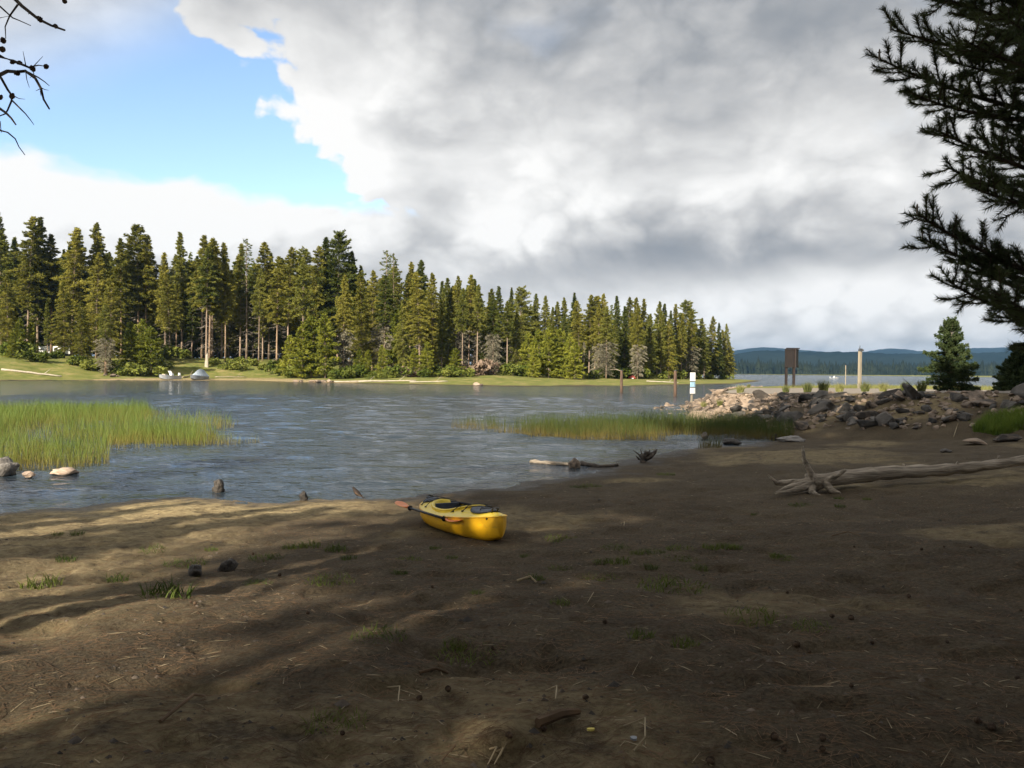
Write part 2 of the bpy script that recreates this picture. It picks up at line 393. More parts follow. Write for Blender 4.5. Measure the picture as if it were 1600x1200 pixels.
    grav = ramp(noise(14, 8, 0.75), [(0.3, (0.17, 0.145, 0.12)), (0.7, (0.33, 0.29, 0.245))])
    at_ = N.new('ShaderNodeVertexColor'); at_.layer_name = 'cover'; sp = N.new('ShaderNodeSeparateColor'); L.new(at_.outputs[0], sp.inputs[0])
    brk = noise(3.0, 8, 0.7)
    sf = math_('MULTIPLY', sp.outputs[2], ramp(brk, [(0.33, (0, 0, 0)), (0.52, (0.95,) * 3)]))
    c = mix(sf, soil, straw); c = mix(sp.outputs[0], c, grav); c = mix(sp.outputs[1], c, grass)
    # wet margin
    sz = N.new('ShaderNodeSeparateXYZ'); L.new(P, sz.inputs[0])
    wetn = math_('ADD', sz.outputs[2], math_('MULTIPLY', math_('SUBTRACT', noise(2.0, 4), 0.5), 0.06))
    wt = N.new('ShaderNodeMapRange'); wt.interpolation_type = 'SMOOTHSTEP'; L.new(wetn, wt.inputs[0]); wt.inputs[1].default_value = 0.005; wt.inputs[2].default_value = 0.065
    dk = N.new('ShaderNodeMix'); dk.data_type = 'RGBA'; dk.blend_type = 'MULTIPLY'; dk.inputs[0].default_value = 1
    L.new(c, dk.inputs[6]); L.new(ramp(wt.outputs[0], [(0, (0.42, 0.40, 0.38)), (1, (1, 1, 1))]), dk.inputs[7]); L.new(dk.outputs[2], bs.inputs['Base Color'])
    L.new(ramp(wt.outputs[0], [(0, (0.45,) * 3), (1, (0.95,) * 3)]), bs.inputs['Roughness'])
    b1 = N.new('ShaderNodeBump'); b1.inputs['Strength'].default_value = 1.0; b1.inputs['Distance'].default_value = 0.04; L.new(noise(11, 8, 0.7), b1.inputs['Height'])
    b2 = N.new('ShaderNodeBump'); b2.inputs['Strength'].default_value = 0.9; b2.inputs['Distance'].default_value = 0.010; L.new(noise(70, 4, 0.7), b2.inputs['Height'])
    L.new(b1.outputs[0], b2.inputs['Normal']); L.new(b2.outputs[0], bs.inputs['Normal'])
    tag(obj('ground', me, m_), 'brown sandy ground running from the beach to the far shore', None, None, 'structure')
build_ground()

WAVE_SLOPE = 0.031
def build_water():
    fa = np.radians(np.arange(-42, 42.01, 0.26)); ba = np.radians(np.arange(45, 315.1, 3.0)); ang = np.concatenate([fa, ba]); na = len(ang)
    rad = [10.0]
    while rad[-1] < 8800: rad.append(rad[-1] * (1.0042 if rad[-1] < 75 else 1.009 if rad[-1] < 190 else 1.15))
    rad = np.array(rad); nr = len(rad); R, A = np.meshgrid(rad, ang, indexing='ij'); x = R * np.sin(A); y = R * np.cos(A); z = np.zeros_like(x)
    g = np.random.default_rng(4); cell = np.gradient(rad)[:, None]
    gust = 0.25 + 1.5 * fbm(x * 0.05 + 30, y * 0.09, 3, 61)
    for i in range(34):                       # small wind waves, shorter ones only where the mesh can carry them
        lam = 0.26 * 1.075 ** i; th = g.normal(-0.15, 0.42); k = 2 * math.pi / lam; ph = k * (math.sin(th) * x + math.cos(th) * y) + g.random() * 6.283 + 2.2 * (vnoise(x / (lam * 5), y / (lam * 5), i) - 0.5)
        z += np.where(A.__abs__() < 0.75, 1, 0) * (WAVE_SLOPE / k) * np.sin(ph) * sstep(lam / cell, 2.2, 4.5) * gust
    z *= sstep(R, 8700, 150) * (0.30 + 0.70 * sstep(R, 105, 62)) * sstep(-height(x, y, False), -0.01, 0.10)
    v = np.vstack([np.stack([x, y, z], -1).reshape(-1, 3), [[0, 0, 0]]])
    i, k = np.meshgrid(np.arange(nr - 1), np.arange(na), indexing='ij'); k2 = (k + 1) % na
    q = np.stack([(i + 1) * na + k, (i + 1) * na + k2, i * na + k2, i * na + k], -1).reshape(-1, 4); kk = np.arange(na)
    me = mesh_np('water', v, np.stack([kk, (kk + 1) % na, np.full(na, len(v) - 1)], -1), q, smooth=True)
    m_ = bpy.data.materials.new('lake water'); m_.use_nodes = True; nt = m_.node_tree; N = nt.nodes; L = nt.links; bs = N['Principled BSDF']
    bs.inputs['Base Color'].default_value = (0.026, 0.038, 0.050, 1); bs.inputs['IOR'].default_value = 1.333; bs.inputs['Roughness'].default_value = 0.085
    geo = N.new('ShaderNodeNewGeometry')
    def nz(sx, sy, sc, det, ro=0.5, rz=0.0):
        mp = N.new('ShaderNodeMapping'); mp.inputs['Scale'].default_value = (sx, sy, 1); mp.inputs['Rotation'].default_value = (0, 0, rz); L.new(geo.outputs['Position'], mp.inputs[0])
        t = N.new('ShaderNodeTexNoise'); t.inputs['Scale'].default_value = sc; t.inputs['Detail'].default_value = det; t.inputs['Roughness'].default_value = ro
        L.new(mp.outputs[0], t.inputs['Vector']); return t.outputs['Fac']
    def mm(op, a, b):
        q = N.new('ShaderNodeMath'); q.operation = op
        for i, v_ in enumerate((a, b)):
            if isinstance(v_, (int, float)): q.inputs[i].default_value = v_
            else: L.new(v_, q.inputs[i])
        return q.outputs[0]
    h = mm('ADD', mm('MULTIPLY', nz(0.35, 1.0, 2.2, 4, 0.55, 0.12), 0.16), mm('MULTIPLY', nz(0.6, 1.0, 7.0, 3, 0.55, -0.2), 0.07))
    h = mm('ADD', h, mm('MULTIPLY', nz(0.22, 1.0, 0.8, 4, 0.55, 0.18), 0.16))
    patch = nz(0.35, 1.0, 0.06, 3, 0.5)
    pr = N.new('ShaderNodeMapRange'); L.new(patch, pr.inputs[0]); pr.inputs[1].default_value = 0.35; pr.inputs[2].default_value = 0.65; pr.inputs[3].default_value = 0.6; pr.inputs[4].default_value = 1.0
    bp = N.new('ShaderNodeBump'); bp.inputs['Distance'].default_value = 1.0; L.new(pr.outputs[0], bp.inputs['Strength']); L.new(h, bp.inputs['Height']); L.new(bp.outputs[0], bs.inputs['Normal'])
    tag(obj('water', me, m_), 'rippled grey blue lake reflecting the cloudy sky', None, None, 'structure')
build_water()

def build_hills():
    mh = mat('forested hill', (0.007, 0.013, 0.012), (0.016, 0.024, 0.018), scale=0.004, rough=1.0, spec=0.0, detail=10, coords='Object')  # cloud shadow over the hills is put into this dark colour
    def hill(name, dist, pts, depth, amp, seed, label):
        pts = np.array(pts, float)
        px = np.linspace(pts[0, 0], pts[-1, 0], 260)
        top = np.interp(px, pts[:, 0], pts[:, 1]); top = np.convolve(np.pad(top, 4, 'edge'), np.ones(9) / 9, 'valid')
        x = (px - 800) / F * dist; zt = (578.8 + 0.011 * (px - 800) - top) / F * dist
        nd = 40; v = []
        for j in range(nd):
            t = j / (nd - 1); y = dist - depth / 2 + depth * t
            prof = math.sin(math.pi * min(t, 1)) ** 1.2
            xx = x * (y / dist)
            z = zt * prof * (0.75 + 0.25 * prof) + (fbm(xx / dist * 60, np.full_like(xx, y) / dist * 60, 5, seed) - 0.5) * zt.max() * 0.35 * (1 - prof ** 8) + (fbm(xx / dist * 900, np.full_like(xx, y) / dist * 900, 2, seed) - 0.5) * amp
            v.append(np.stack([xx, np.full_like(xx, y), np.maximum(z, 0 if 0 < t < 1 else -4) - (5 if t in (0, 1) else 0)], -1))
        v = np.concatenate(v); n = 260
        i, k = np.meshgrid(np.arange(nd - 1), np.arange(n - 1), indexing='ij')
        q = np.stack([i * n + k, i * n + k + 1, (i + 1) * n + k + 1, (i + 1) * n + k], -1).reshape(-1, 4)
        tag(obj(name, mesh_np(name, v, None, q, smooth=True), mh), label, None, None, 'structure')
    hill('hills', 3000, [(700, 575), (1000, 566), (1100, 560), (1160, 551), (1195, 546), (1260, 550), (1340, 549), (1400, 553), (1470, 552), (1560, 550), (1640, 548), (1750, 556), (1950, 566), (2150, 580)], 1300, 9, 3, 'dark forested hills beyond the lake')
    hill('hills', 5600, [(600, 572), (1000, 560), (1120, 552), (1190, 541), (1240, 546), (1330, 553), (1360, 548), (1392, 542), (1425, 548), (1470, 550), (1510, 543), (1545, 544), (1600, 541), (1700, 548), (1900, 560), (2150, 580)], 2200, 10, 8, 'pale blue hills on the skyline beyond the lake')
build_hills()
# ------------------------------------------------------------------ conifers
M = {}
M['bark'] = mat('pine bark', (0.17, 0.125, 0.09), (0.33, 0.245, 0.18), scale=6, rough=0.95, bump=0.5, bscale=10, stretch=(1, 1, 0.25), rand=0.5)
M['bark_red'] = mat('orange pine bark', (0.23, 0.155, 0.10), (0.40, 0.285, 0.19), scale=5, rough=0.95, bump=0.5, bscale=10, stretch=(1, 1, 0.25), rand=0.3)
M['bark_dark'] = mat('dark pine bark', (0.045, 0.034, 0.026), (0.12, 0.088, 0.062), scale=9, rough=0.95, bump=0.9, bscale=14, stretch=(1, 1, 0.3))
M['deadwood'] = mat('grey dead wood', (0.16, 0.135, 0.11), (0.32, 0.28, 0.235), scale=5, rough=0.95, rand=0.4)
M['leaf_a'] = mat('pine needles', (0.088, 0.106, 0.020), (0.235, 0.235, 0.048), scale=0.5, rough=0.75, rand=0.35, trans=0.34, spec=0.15, detail=3)
M['leaf_b'] = mat('olive needles', (0.122, 0.126, 0.020), (0.300, 0.275, 0.052), scale=0.5, rough=0.75, rand=0.3, trans=0.34, spec=0.15, detail=3)
M['leaf_dark'] = mat('dark fir needles', (0.058, 0.076, 0.018), (0.158, 0.172, 0.038), scale=0.5, rough=0.8, rand=0.3, trans=0.34, spec=0.1, detail=3)
M['leaf_young'] = mat('bright young needles', (0.112, 0.132, 0.015), (0.265, 0.268, 0.035), scale=0.6, rough=0.7, rand=0.3, trans=0.22, spec=0.15, detail=3)
M['leaf_grey'] = mat('grey dying needles', (0.133, 0.124, 0.085), (0.273, 0.247, 0.176), scale=0.5, rough=0.9, rand=0.3, trans=0.1, spec=0.1, detail=3)

def conifer(name, seed, H=25.0, cb=0.35, R=2.4, nb=150, per=46, fl=0.46, fw=0.155, shape=0.8, start=0.5, dead=30, deadlen=1.6, leaf='leaf_a', bark='bark', droop=0.25, trunk_r=None, clump=1.0, greydown=0.0, ragged=0.3):
    """meshes of one conifer: trunk, crown, dead lower branches (or grey skirt)"""
    g = np.random.default_rng(seed); R = R * (1.12 if H > 12 else 1.0); nb = int(nb * 1.2); per = per * (1.45 if H > 12 else 1.0)
    tr = trunk_r or H * 0.0072
    bend = g.normal(0, 0.012 * H, 2)
    def axis(h):
        t = np.asarray(h) / H; return np.stack([bend[0] * t * t, bend[1] * t * t, np.asarray(h, float)], -1)
    mb = MB(); hs = np.linspace(0, H, 9)
    mb.tube([tuple(p) for p in axis(hs)], [tr * (1.25 if i == 0 else 1) * (1 - 0.93 * h / H) for i, h in enumerate(hs)], 7, True, 0.08, seed)
    trunk = mb.mesh('trunk', True); trunk.materials.append(M[bark])
    def boughs(h0, h1, n, lenfun, percount, upbias):
        u = (np.arange(n) + g.random(n)) / n; h = h0 + (h1 - h0) * u ** 0.9
        a = np.arange(n) * 2.39996 + g.normal(0, 0.6, n)
        Ln = lenfun(u) * (1 + g.normal(0, ragged, n).clip(-0.6, 0.7))
        e = upbias(u) + g.normal(0, 0.12, n)
        return h, a, Ln.clip(0.12), e, (percount * (Ln / R).clip(0.14, 1.3)).astype(int) + 3
    def foliage(h, a, Ln, e, cnt):
        bi = np.repeat(np.arange(len(h)), cnt); n = len(bi)
        t = g.random(n) ** 0.62 * 0.9 + 0.12
        dirh = np.stack([np.cos(a), np.sin(a)], -1)[bi]; lat = np.stack([-dirh[:, 1], dirh[:, 0]], -1)
        Lb = Ln[bi]; rr = Lb * t
        w = (0.10 + 0.30 * Lb * (1.05 - t) ** 0.8) * clump
        off = g.normal(0, 0.55, n) * w
        z = h[bi] + rr * np.tan(e[bi]) - droop * rr * t + g.normal(0, 0.10, n) * clump + 0.05
        ax = axis(h[bi])
        p = np.stack([ax[:, 0] + dirh[:, 0] * rr + lat[:, 0] * off, ax[:, 1] + dirh[:, 1] * rr + lat[:, 1] * off, z], -1)
        d = np.stack([dirh[:, 0] * 0.8 + lat[:, 0] * off / (w + 0.05) * 0.6, dirh[:, 1] * 0.8 + lat[:, 1] * off / (w + 0.05) * 0.6, np.full(n, 0.15)], -1) + g.normal(0, 0.45, (n, 3))
        d /= np.linalg.norm(d, axis=1)[:, None]
        s = g.normal(0, 1, (n, 3)); s -= d * (s * d).sum(1)[:, None]; s /= np.linalg.norm(s, axis=1)[:, None]
        l = fl * (0.65 + 0.7 * g.random(n))[:, None]; wd = fw * (0.7 + 0.6 * g.random(n))[:, None]
        v = np.stack([p - d * l * 0.5 + s * wd * 0.3, p + s * wd * 0.5, p + d * l * 0.5, p - s * wd * 0.5], 1)
        return v.reshape(-1, 3), np.arange(n * 4).reshape(-1, 4)
    def sticks(h, a, Ln, e, r):
        dirh = np.stack([np.cos(a), np.sin(a)], -1); ax = axis(h); n = len(h)
        tip = np.stack([ax[:, 0] + dirh[:, 0] * Ln, ax[:, 1] + dirh[:, 1] * Ln, h + Ln * np.tan(e) - droop * Ln], -1)
        lat = np.stack([-dirh[:, 1], dirh[:, 0], np.zeros(n)], -1); up = np.array([0, 0, 1.0])
        v = np.stack([ax + lat * r, ax - lat * r * 0.5 + up * r, ax - lat * r * 0.5 - up * r, tip], 1).reshape(-1, 3)
        b = np.arange(n)[:, None] * 4
        return v, (b[:, :, None] + np.array([[0, 1, 3], [1, 2, 3], [2, 0, 3]])[None]).reshape(-1, 3)
    lf = lambda u: R * np.minimum(1, start + u * 2.2) * np.maximum(1 - u, 0.0) ** shape + 0.12
    h, a, Ln, e, cnt = boughs(cb * H, H * 0.99, nb, lf, per, lambda u: -0.12 + 0.75 * u ** 1.5)
    v, q = foliage(h, a, Ln, e, cnt)
    sv, st = sticks(h, a, Ln * 0.85, e, 0.028)
    crown = mesh_np('crown', np.vstack([v, sv]), st + len(v), q)
    # topmost leader
    crown.materials.append(M[leaf]); crown.materials.append(M['deadwood'])
    mi = np.zeros(len(crown.polygons), np.int32); mi[:len(st)] = 1; crown.polygons.foreach_set('material_index', mi)
    dm = None
    if dead:
        n = dead; hh = H * (0.08 + (cb + 0.12 - 0.08) * g.random(n)); aa = g.random(n) * 6.283
        ll = deadlen * (0.35 + 0.8 * g.random(n)); ee = g.normal(-0.15, 0.25, n)
        dv, dt = sticks(hh, aa, ll, ee, 0.022)
        vs, ts, k = [dv], [dt], len(dv)
        # side twigs
        m_ = dead * 5; b = g.integers(0, n, m_); t = 0.3 + 0.65 * g.random(m_)
        base = np.stack([np.cos(aa[b]) * ll[b] * t, np.sin(aa[b]) * ll[b] * t, hh[b] + (np.tan(ee[b]) - droop) * ll[b] * t], -1) + axis(hh[b]) * [1, 1, 0]
        dr = np.stack([np.cos(aa[b] + g.normal(0, 0.9, m_)), np.sin(aa[b] + g.normal(0, 0.9, m_)), g.normal(-0.35, 0.3, m_)], -1) * (deadlen * 0.35 * (0.4 + g.random(m_)))[:, None]
        sd = g.normal(0, 0.016, (m_, 3))
        tv = np.stack([base + sd, base - sd, base + dr], 1).reshape(-1, 3); vs.append(tv); ts.append(np.arange(m_ * 3).reshape(-1, 3) + k)
        k += len(tv); qd = None
        if greydown:
            h2, a2, L2, e2, c2 = boughs(0.06 * H, (cb + 0.06) * H, int(nb * greydown), lambda u: R * (0.75 + 0.25 * u), per * 0.55, lambda u: u * 0 - 0.2)
            gv, gq = foliage(h2, a2, L2, e2, c2); vs.append(gv); qd = gq + k
        dm = mesh_np('dead_branches', np.vstack(vs), np.vstack(ts), qd)
        dm.materials.append(M['deadwood']); dm.materials.append(M['leaf_grey'])
        mi = np.zeros(len(dm.polygons), np.int32); mi[sum(len(t_) for t_ in ts):] = 1; dm.polygons.foreach_set('material_index', mi)
    return dict(H=H, trunk=trunk, crown=crown, dead=dm)

PROTO = {
    'tall': [conifer('tall', 11, 25, 0.40, 2.0, 150, 60, dead=34, leaf='leaf_b', bark='bark_red'), conifer('tall', 12, 25, 0.50, 1.9, 130, 60, dead=50, leaf='leaf_a', bark='bark'),
             conifer('tall', 13, 25, 0.33, 2.2, 160, 62, dead=30, leaf='leaf_b', bark='bark', shape=0.65)],
    'dense': [conifer('dense', 21, 25, 0.10, 3.1, 240, 66, dead=12, leaf='leaf_b', droop=0.3, shape=0.85), conifer('dense', 22, 25, 0.14, 2.6, 230, 62, dead=12, leaf='leaf_a', droop=0.35, shape=0.9)],
    'broad': [conifer('broad', 31, 25, 0.30, 3.1, 190, 84, dead=30, leaf='leaf_a', shape=0.5, droop=0.1, clump=1.2), conifer('broad', 32, 25, 0.35, 2.8, 180, 80, dead=40, leaf='leaf_b', shape=0.55, droop=0.1, bark='bark_red', clump=1.2)],
    'narrow': [conifer('narrow', 41, 25, 0.22, 1.55, 190, 46, dead=30, leaf='leaf_a', shape=0.75), conifer('narrow', 42, 25, 0.28, 1.5, 180, 44, dead=40, leaf='leaf_b', shape=0.8)],
    'skirted': [conifer('skirted', 51, 25, 0.48, 2.2, 130, 56, dead=60, deadlen=2.2, leaf='leaf_a', greydown=0.75), conifer('skirted', 52, 25, 0.42, 2.0, 140, 56, dead=60, deadlen=2.0, leaf='leaf_b', greydown=0.65)],
    'sparse': [conifer('sparse', 61, 25, 0.52, 1.9, 60, 22, dead=60, deadlen=1.8, leaf='leaf_a', ragged=0.45)],
    'fir': [conifer('fir', 71, 25, 0.08, 2.1, 240, 56, dead=10, leaf='leaf_dark', droop=0.35, shape=0.95)],
    'young': [conifer('young', 81, 9, 0.05, 2.1, 120, 80, fl=0.38, fw=0.13, dead=6, deadlen=0.8, leaf='leaf_young', droop=0.0, shape=0.7, start=0.75), conifer('young', 82, 9, 0.06, 1.7, 110, 70, fl=0.38, fw=0.13, dead=6, deadlen=0.8, leaf='leaf_young', droop=0.0, shape=0.75, start=0.7)],
    'snag': [conifer('snag', 91, 14, 0.85, 0.35, 14, 4, dead=46, deadlen=1.3, leaf='leaf_grey', bark='deadwood')],
}
def plant(name, proto, x, y, H, label, group=None, cat='tree', wide=1.0, rz=None, sink=0.15, lean=0.0, z=None):
    s = H / proto['H']
    o = thing(name, label, cat, (x, y, (gz(x, y) if z is None else z) - sink), random.random() * 6.28 if rz is None else rz, group)
    o.rotation_euler[0] = lean
    o.scale = (s * wide, s * wide, s)
    obj('trunk', proto['trunk'], None, o); obj('crown', proto['crown'], None, o)
    if proto['dead']: tag(obj('dead_branches', proto['dead'], None, o), kind='stuff')
    return o

# the wooded point: skyline trees read off the photograph as (column, row of the tip, kind)
SKY = [(-60, 345, 'tall'), (-28, 352, 'dense'), (2, 332, 'dense'), (43, 339, 'tall'), (58, 339, 'narrow'), (80, 367, 'tall'), (112, 357, 'tall'), (125, 356, 'narrow'), (152, 349, 'dense'), (189, 373, 'tall'), (216, 353, 'broad'), (227, 368, 'tall'),
       (258, 395, 'narrow'), (284, 363, 'narrow'), (315, 367, 'tall'), (331, 377, 'tall'), (346, 379, 'narrow'), (375, 381, 'narrow'), (385, 373, 'sparse'), (420, 380, 'tall'), (449, 385, 'tall'), (472, 391, 'broad'), (489, 384, 'tall'),
       (509, 370, 'fir'), (527, 364, 'broad'), (547, 392, 'tall'), (565, 415, 'narrow'), (581, 422, 'dense'), (604, 391, 'sparse'), (615, 396, 'sparse'), (624, 416, 'tall'), (640, 409, 'narrow'), (657, 406, 'tall'), (675, 426, 'dense'),
       (687, 439, 'narrow'), (699, 434, 'narrow'), (716, 431, 'skirted'), (732, 429, 'tall'), (742, 436, 'tall'), (765, 451, 'skirted'), (780, 447, 'narrow'), (797, 449, 'fir'), (812, 450, 'broad'), (835, 459, 'narrow'), (851, 462, 'dense'),
       (870, 471, 'narrow'), (881, 465, 'narrow'), (895, 457, 'fir'), (920, 461, 'tall'), (929, 463, 'broad'), (942, 459, 'dense'), (962, 462, 'fir'), (980, 464, 'dense'), (993, 465, 'dense'), (1003, 467, 'narrow'), (1026, 471, 'dense'),
       (1037, 474, 'fir'), (1046, 485, 'fir'), (1056, 475, 'narrow'), (1072, 471, 'broad'), (1095, 497, 'dense'), (1111, 494, 'dense'), (1122, 504, 'fir'), (1136, 506, 'dense')]
SKY_PX = [s[0] for s in SKY]; SKY_PY = [s[1] for s in SKY]
def far_dist(px): return float(np.interp(px, [-100, 300, 500, 700, 900, 1000, 1100, 1150], [176, 184, 180, 184, 196, 205, 232, 262]))
ZONES = [(-200, 110, "at the far shore's left end"), (110, 250, 'behind the lone orange trunk'), (250, 400, 'behind the two beached boats'), (400, 560, 'beside the tallest broad pine'),
         (560, 700, 'left of mid far shore'), (700, 850, 'at mid far shore'), (850, 1010, 'behind the bright young pines'), (1010, 1200, "at the point's right tip")]
LOOK = {'tall': 'pine with bare lower trunk', 'dense': 'full low-branched olive conifer', 'broad': 'broad round-shouldered pine', 'narrow': 'slim spire-shaped pine', 'skirted': 'pine with grey dead skirt',
        'sparse': 'thin see-through pine', 'fir': 'dark narrow fir', 'young': 'bright yellow-green young pine', 'snag': 'bare grey dead snag'}
ORD = ['first', 'second', 'third', 'fourth', 'fifth', 'sixth', 'seventh', 'eighth', 'ninth', 'tenth', 'eleventh', 'twelfth', 'thirteenth', 'fourteenth', 'fifteenth', 'sixteenth', 'seventeenth', 'eighteenth', 'nineteenth', 'twentieth', 'twenty-first', 'twenty-second', 'twenty-third', 'twenty-fourth', 'twenty-fifth', 'twenty-sixth']
trees = []                                    # (px, kind, object, row)
def far_tree(px, top, kind, D, row, wide=1.0, idx=None):
    x = (px - 800) / F * D; y = D; base = gz(x, y)
    H = CAMZ + (yh(px) - top) / F * D - base + 0.15
    p = PROTO[kind]; p = p[random.randrange(len(p)) if idx is None else idx]
    o = plant({'young': 'young_pine', 'snag': 'dead_snag', 'fir': 'fir_tree'}.get(kind, 'pine_tree'), p, x, y, max(H, 2.5), None, None, wide=wide)
    trees.append((px, kind, o, row)); return o
for px, top, kind in SKY:
    far_tree(px, top, kind, far_dist(px) + random.uniform(-4, 6), 'skyline', wide=random.uniform(1.1, 1.4))
# trees of the front rank with a look of their own
FRONT = [(30, 498, 'young', 158), (48, 505, 'young', 160), (100, 440, 'dense', 160), (150, 395, 'dense', 163), (172, 430, 'dense', 158), (205, 505, 'young', 152), (236, 512, 'young', 153), (222, 500, 'young', 160), (74, 470, 'narrow', 166), (12, 430, 'dense', 166),
         (128, 470, 'dense', 154), (20, 520, 'young', 150), (265, 430, 'tall', 172), (275, 440, 'tall', 178), (322, 385, 'tall', 171), (327, 372, 'tall', 173), (352, 400, 'tall', 176), (300, 425, 'narrow', 186), (404, 420, 'tall', 178), (432, 400, 'tall', 172), (410, 430, 'narrow', 182),
         (453, 525, 'young', 160), (472, 505, 'young', 154), (486, 495, 'young', 155), (508, 492, 'young', 154), (473, 402, 'tall', 163), (536, 430, 'skirted', 158), (565, 425, 'dense', 168), (562, 545, 'young', 158), (574, 548, 'young', 156), (597, 540, 'young', 156),
         (600, 430, 'skirted', 166), (630, 470, 'dense', 162), (622, 485, 'young', 165), (655, 425, 'tall', 160), (668, 535, 'young', 158), (648, 545, 'young', 160), (690, 450, 'narrow', 168), (711, 545, 'young', 160), (700, 470, 'dense', 170), (722, 450, 'tall', 168),
         (745, 445, 'tall', 170), (770, 462, 'skirted', 172), (792, 470, 'tall', 172), (806, 480, 'dense', 176), (826, 522, 'young', 170), (842, 517, 'young', 166), (857, 512, 'young', 164), (874, 515, 'young', 166), (890, 523, 'young', 163), (898, 535, 'young', 161), (833, 545, 'young', 160),
         (912, 535, 'snag', 168), (905, 470, 'tall', 180), (935, 475, 'skirted', 182), (947, 480, 'skirted', 176), (975, 478, 'fir', 188), (996, 476, 'skirted', 184), (1015, 490, 'dense', 192), (1044, 500, 'dense', 200), (1080, 482, 'skirted', 214), (1100, 510, 'dense', 222),
         (1128, 515, 'dense', 250), (1140, 535, 'dense', 254), (1064, 490, 'narrow', 208), (1032, 486, 'narrow', 198), (960, 500, 'narrow', 186), (880, 490, 'dense', 180), (860, 480, 'dense', 186), (755, 500, 'narrow', 175)]
for px, top, kind, D in FRONT:
    far_tree(px, top, kind, D, 'front', wide=random.uniform(1.1, 1.35) if kind != 'young' else random.uniform(0.95, 1.25))
# the crowd behind them
for k in range(170):
    px = -90 + 1225 * (k + random.random() * 0.8) / 170
    top = float(np.interp(px, SKY_PX, SKY_PY)) + random.uniform(14, 75)
    D = far_dist(px) + random.uniform(6, 55) * (1 if px < 1060 else 0.35)
    x = (px - 800) / F * D
    far_tree(px, top, random.choice(['dense', 'dense', 'dense', 'fir', 'fir', 'broad']), D, 'crowd', wide=random.uniform(1.15, 1.5))
def label_trees():
    for z0, z1, zn in ZONES:
        for kind in LOOK:
            for row, word in (('skyline', 'skyline'), ('front', 'front-rank'), ('crowd', 'half-hidden')):
                t = sorted([q for q in trees if z0 <= q[0] < z1 and q[1] == kind and q[3] == row], key=lambda q: q[0])
                for i, (px, _k, o, _r_) in enumerate(t):
                    z_ = 'on the grassy shore by the snag' if kind == 'young' and z0 == 850 else zn
                    lab = f'{word} {LOOK[kind]} {z_}' if len(t) == 1 else f'{ORD[i]} from left {word} {LOOK[kind]} {z_}'
                    tag(o, lab, 'tree', f'trees of the far wooded point')
label_trees()

# forest along the far side of the big lake: one mass
def far_forest():
    g = np.random.default_rng(5); n = 5200
    px = g.uniform(900, 2100, n); D = 1470 + g.random(n) ** 1.6 * 420
    x = (px - 800) / F * D; z = np.maximum((np.hypot(x, D) - 1450) * 0.01 - 0.4, -0.2)
    H = g.normal(17, 4.5, n).clip(7, 30) * (0.8 + 0.5 * fbm(x * 0.012, D * 0.02, 3, 2)); R = H * g.uniform(0.13, 0.2, n)
    vs = []; ts = []
    k = 6
    for lev, (zb, zt, rr) in enumerate(((0.02, 0.62, 1.0), (0.38, 1.0, 0.72))):
        a = np.arange(k) * 2 * math.pi / k; jit = g.uniform(0.6, 1.3, (n, k))
        bx = x[:, None] + np.cos(a) * R[:, None] * rr * jit; by = D[:, None] + np.sin(a) * R[:, None] * rr * jit; bz = (z + H * zb)[:, None] + 0 * bx
        v = np.concatenate([np.stack([bx, by, bz], -1), np.stack([x, D, z + H * zt], -1)[:, None, :]], 1)
        b = (np.arange(n) * (k + 1))[:, None, None] + lev * n * (k + 1)
        t = np.array([[i, (i + 1) % k, k] for i in range(k)])[None] + b
        vs.append(v.reshape(-1, 3)); ts.append(t.reshape(-1, 3))
    o = obj('forest', mesh_np('forest', np.vstack(vs), np.vstack(ts)), mat('distant forest', (0.008, 0.013, 0.009), (0.022, 0.028, 0.015), scale=0.05, rough=1.0, spec=0.0))  # forest tone lowered to hold the cloud shadow
    tag(o, 'dark band of distant forest along the far side of the lake', None, None, 'stuff')
far_forest()

def deep_wood():                              # the wood behind, seen only as a mass between and above the trunks
    g = np.random.default_rng(6); lows = [conifer('low', 300 + k, 25, 0.02 + 0.03 * k, 2.3, 76, 17, fl=0.75, fw=0.30, dead=0, leaf='leaf_a') for k in range(3)]
    cos = []
    for q in lows:
        co = np.empty(len(q['crown'].vertices) * 3, np.float32); q['crown'].vertices.foreach_get('co', co); nq = sum(len(p.vertices) == 4 for p in q['crown'].polygons); cos.append(co.reshape(-1, 3)[:nq * 4])
    n = 330; px = g.uniform(-150, 1085, n); D = np.array([far_dist(p) for p in px]) + 14 + 70 * g.random(n) * np.where(px > 1000, 0.4, 1); x = (px - 800) / F * D
    z = height(x, D, False); top = np.interp(px, SKY_PX, SKY_PY) + g.uniform(8, 80, n); H = (CAMZ + (yh(px) - top) / F * D - z).clip(4, 28); V = []
    for i in range(n):
        c = cos[i % 3]; a = g.random() * 6.28; s_ = H[i] / 25; w = s_ * g.uniform(1.0, 1.4); V.append(np.stack([(c[:, 0] * math.cos(a) - c[:, 1] * math.sin(a)) * w + x[i], (c[:, 0] * math.sin(a) + c[:, 1] * math.cos(a)) * w + D[i], c[:, 2] * s_ + z[i] - 1.3], -1))
    V = np.vstack(V); tag(obj('forest', mesh_np('forest', V, None, np.arange(len(V)).reshape(-1, 4)), M['leaf_a']), 'depth of the wood behind the front trees of the far shore', None, None, 'stuff')
deep_wood()

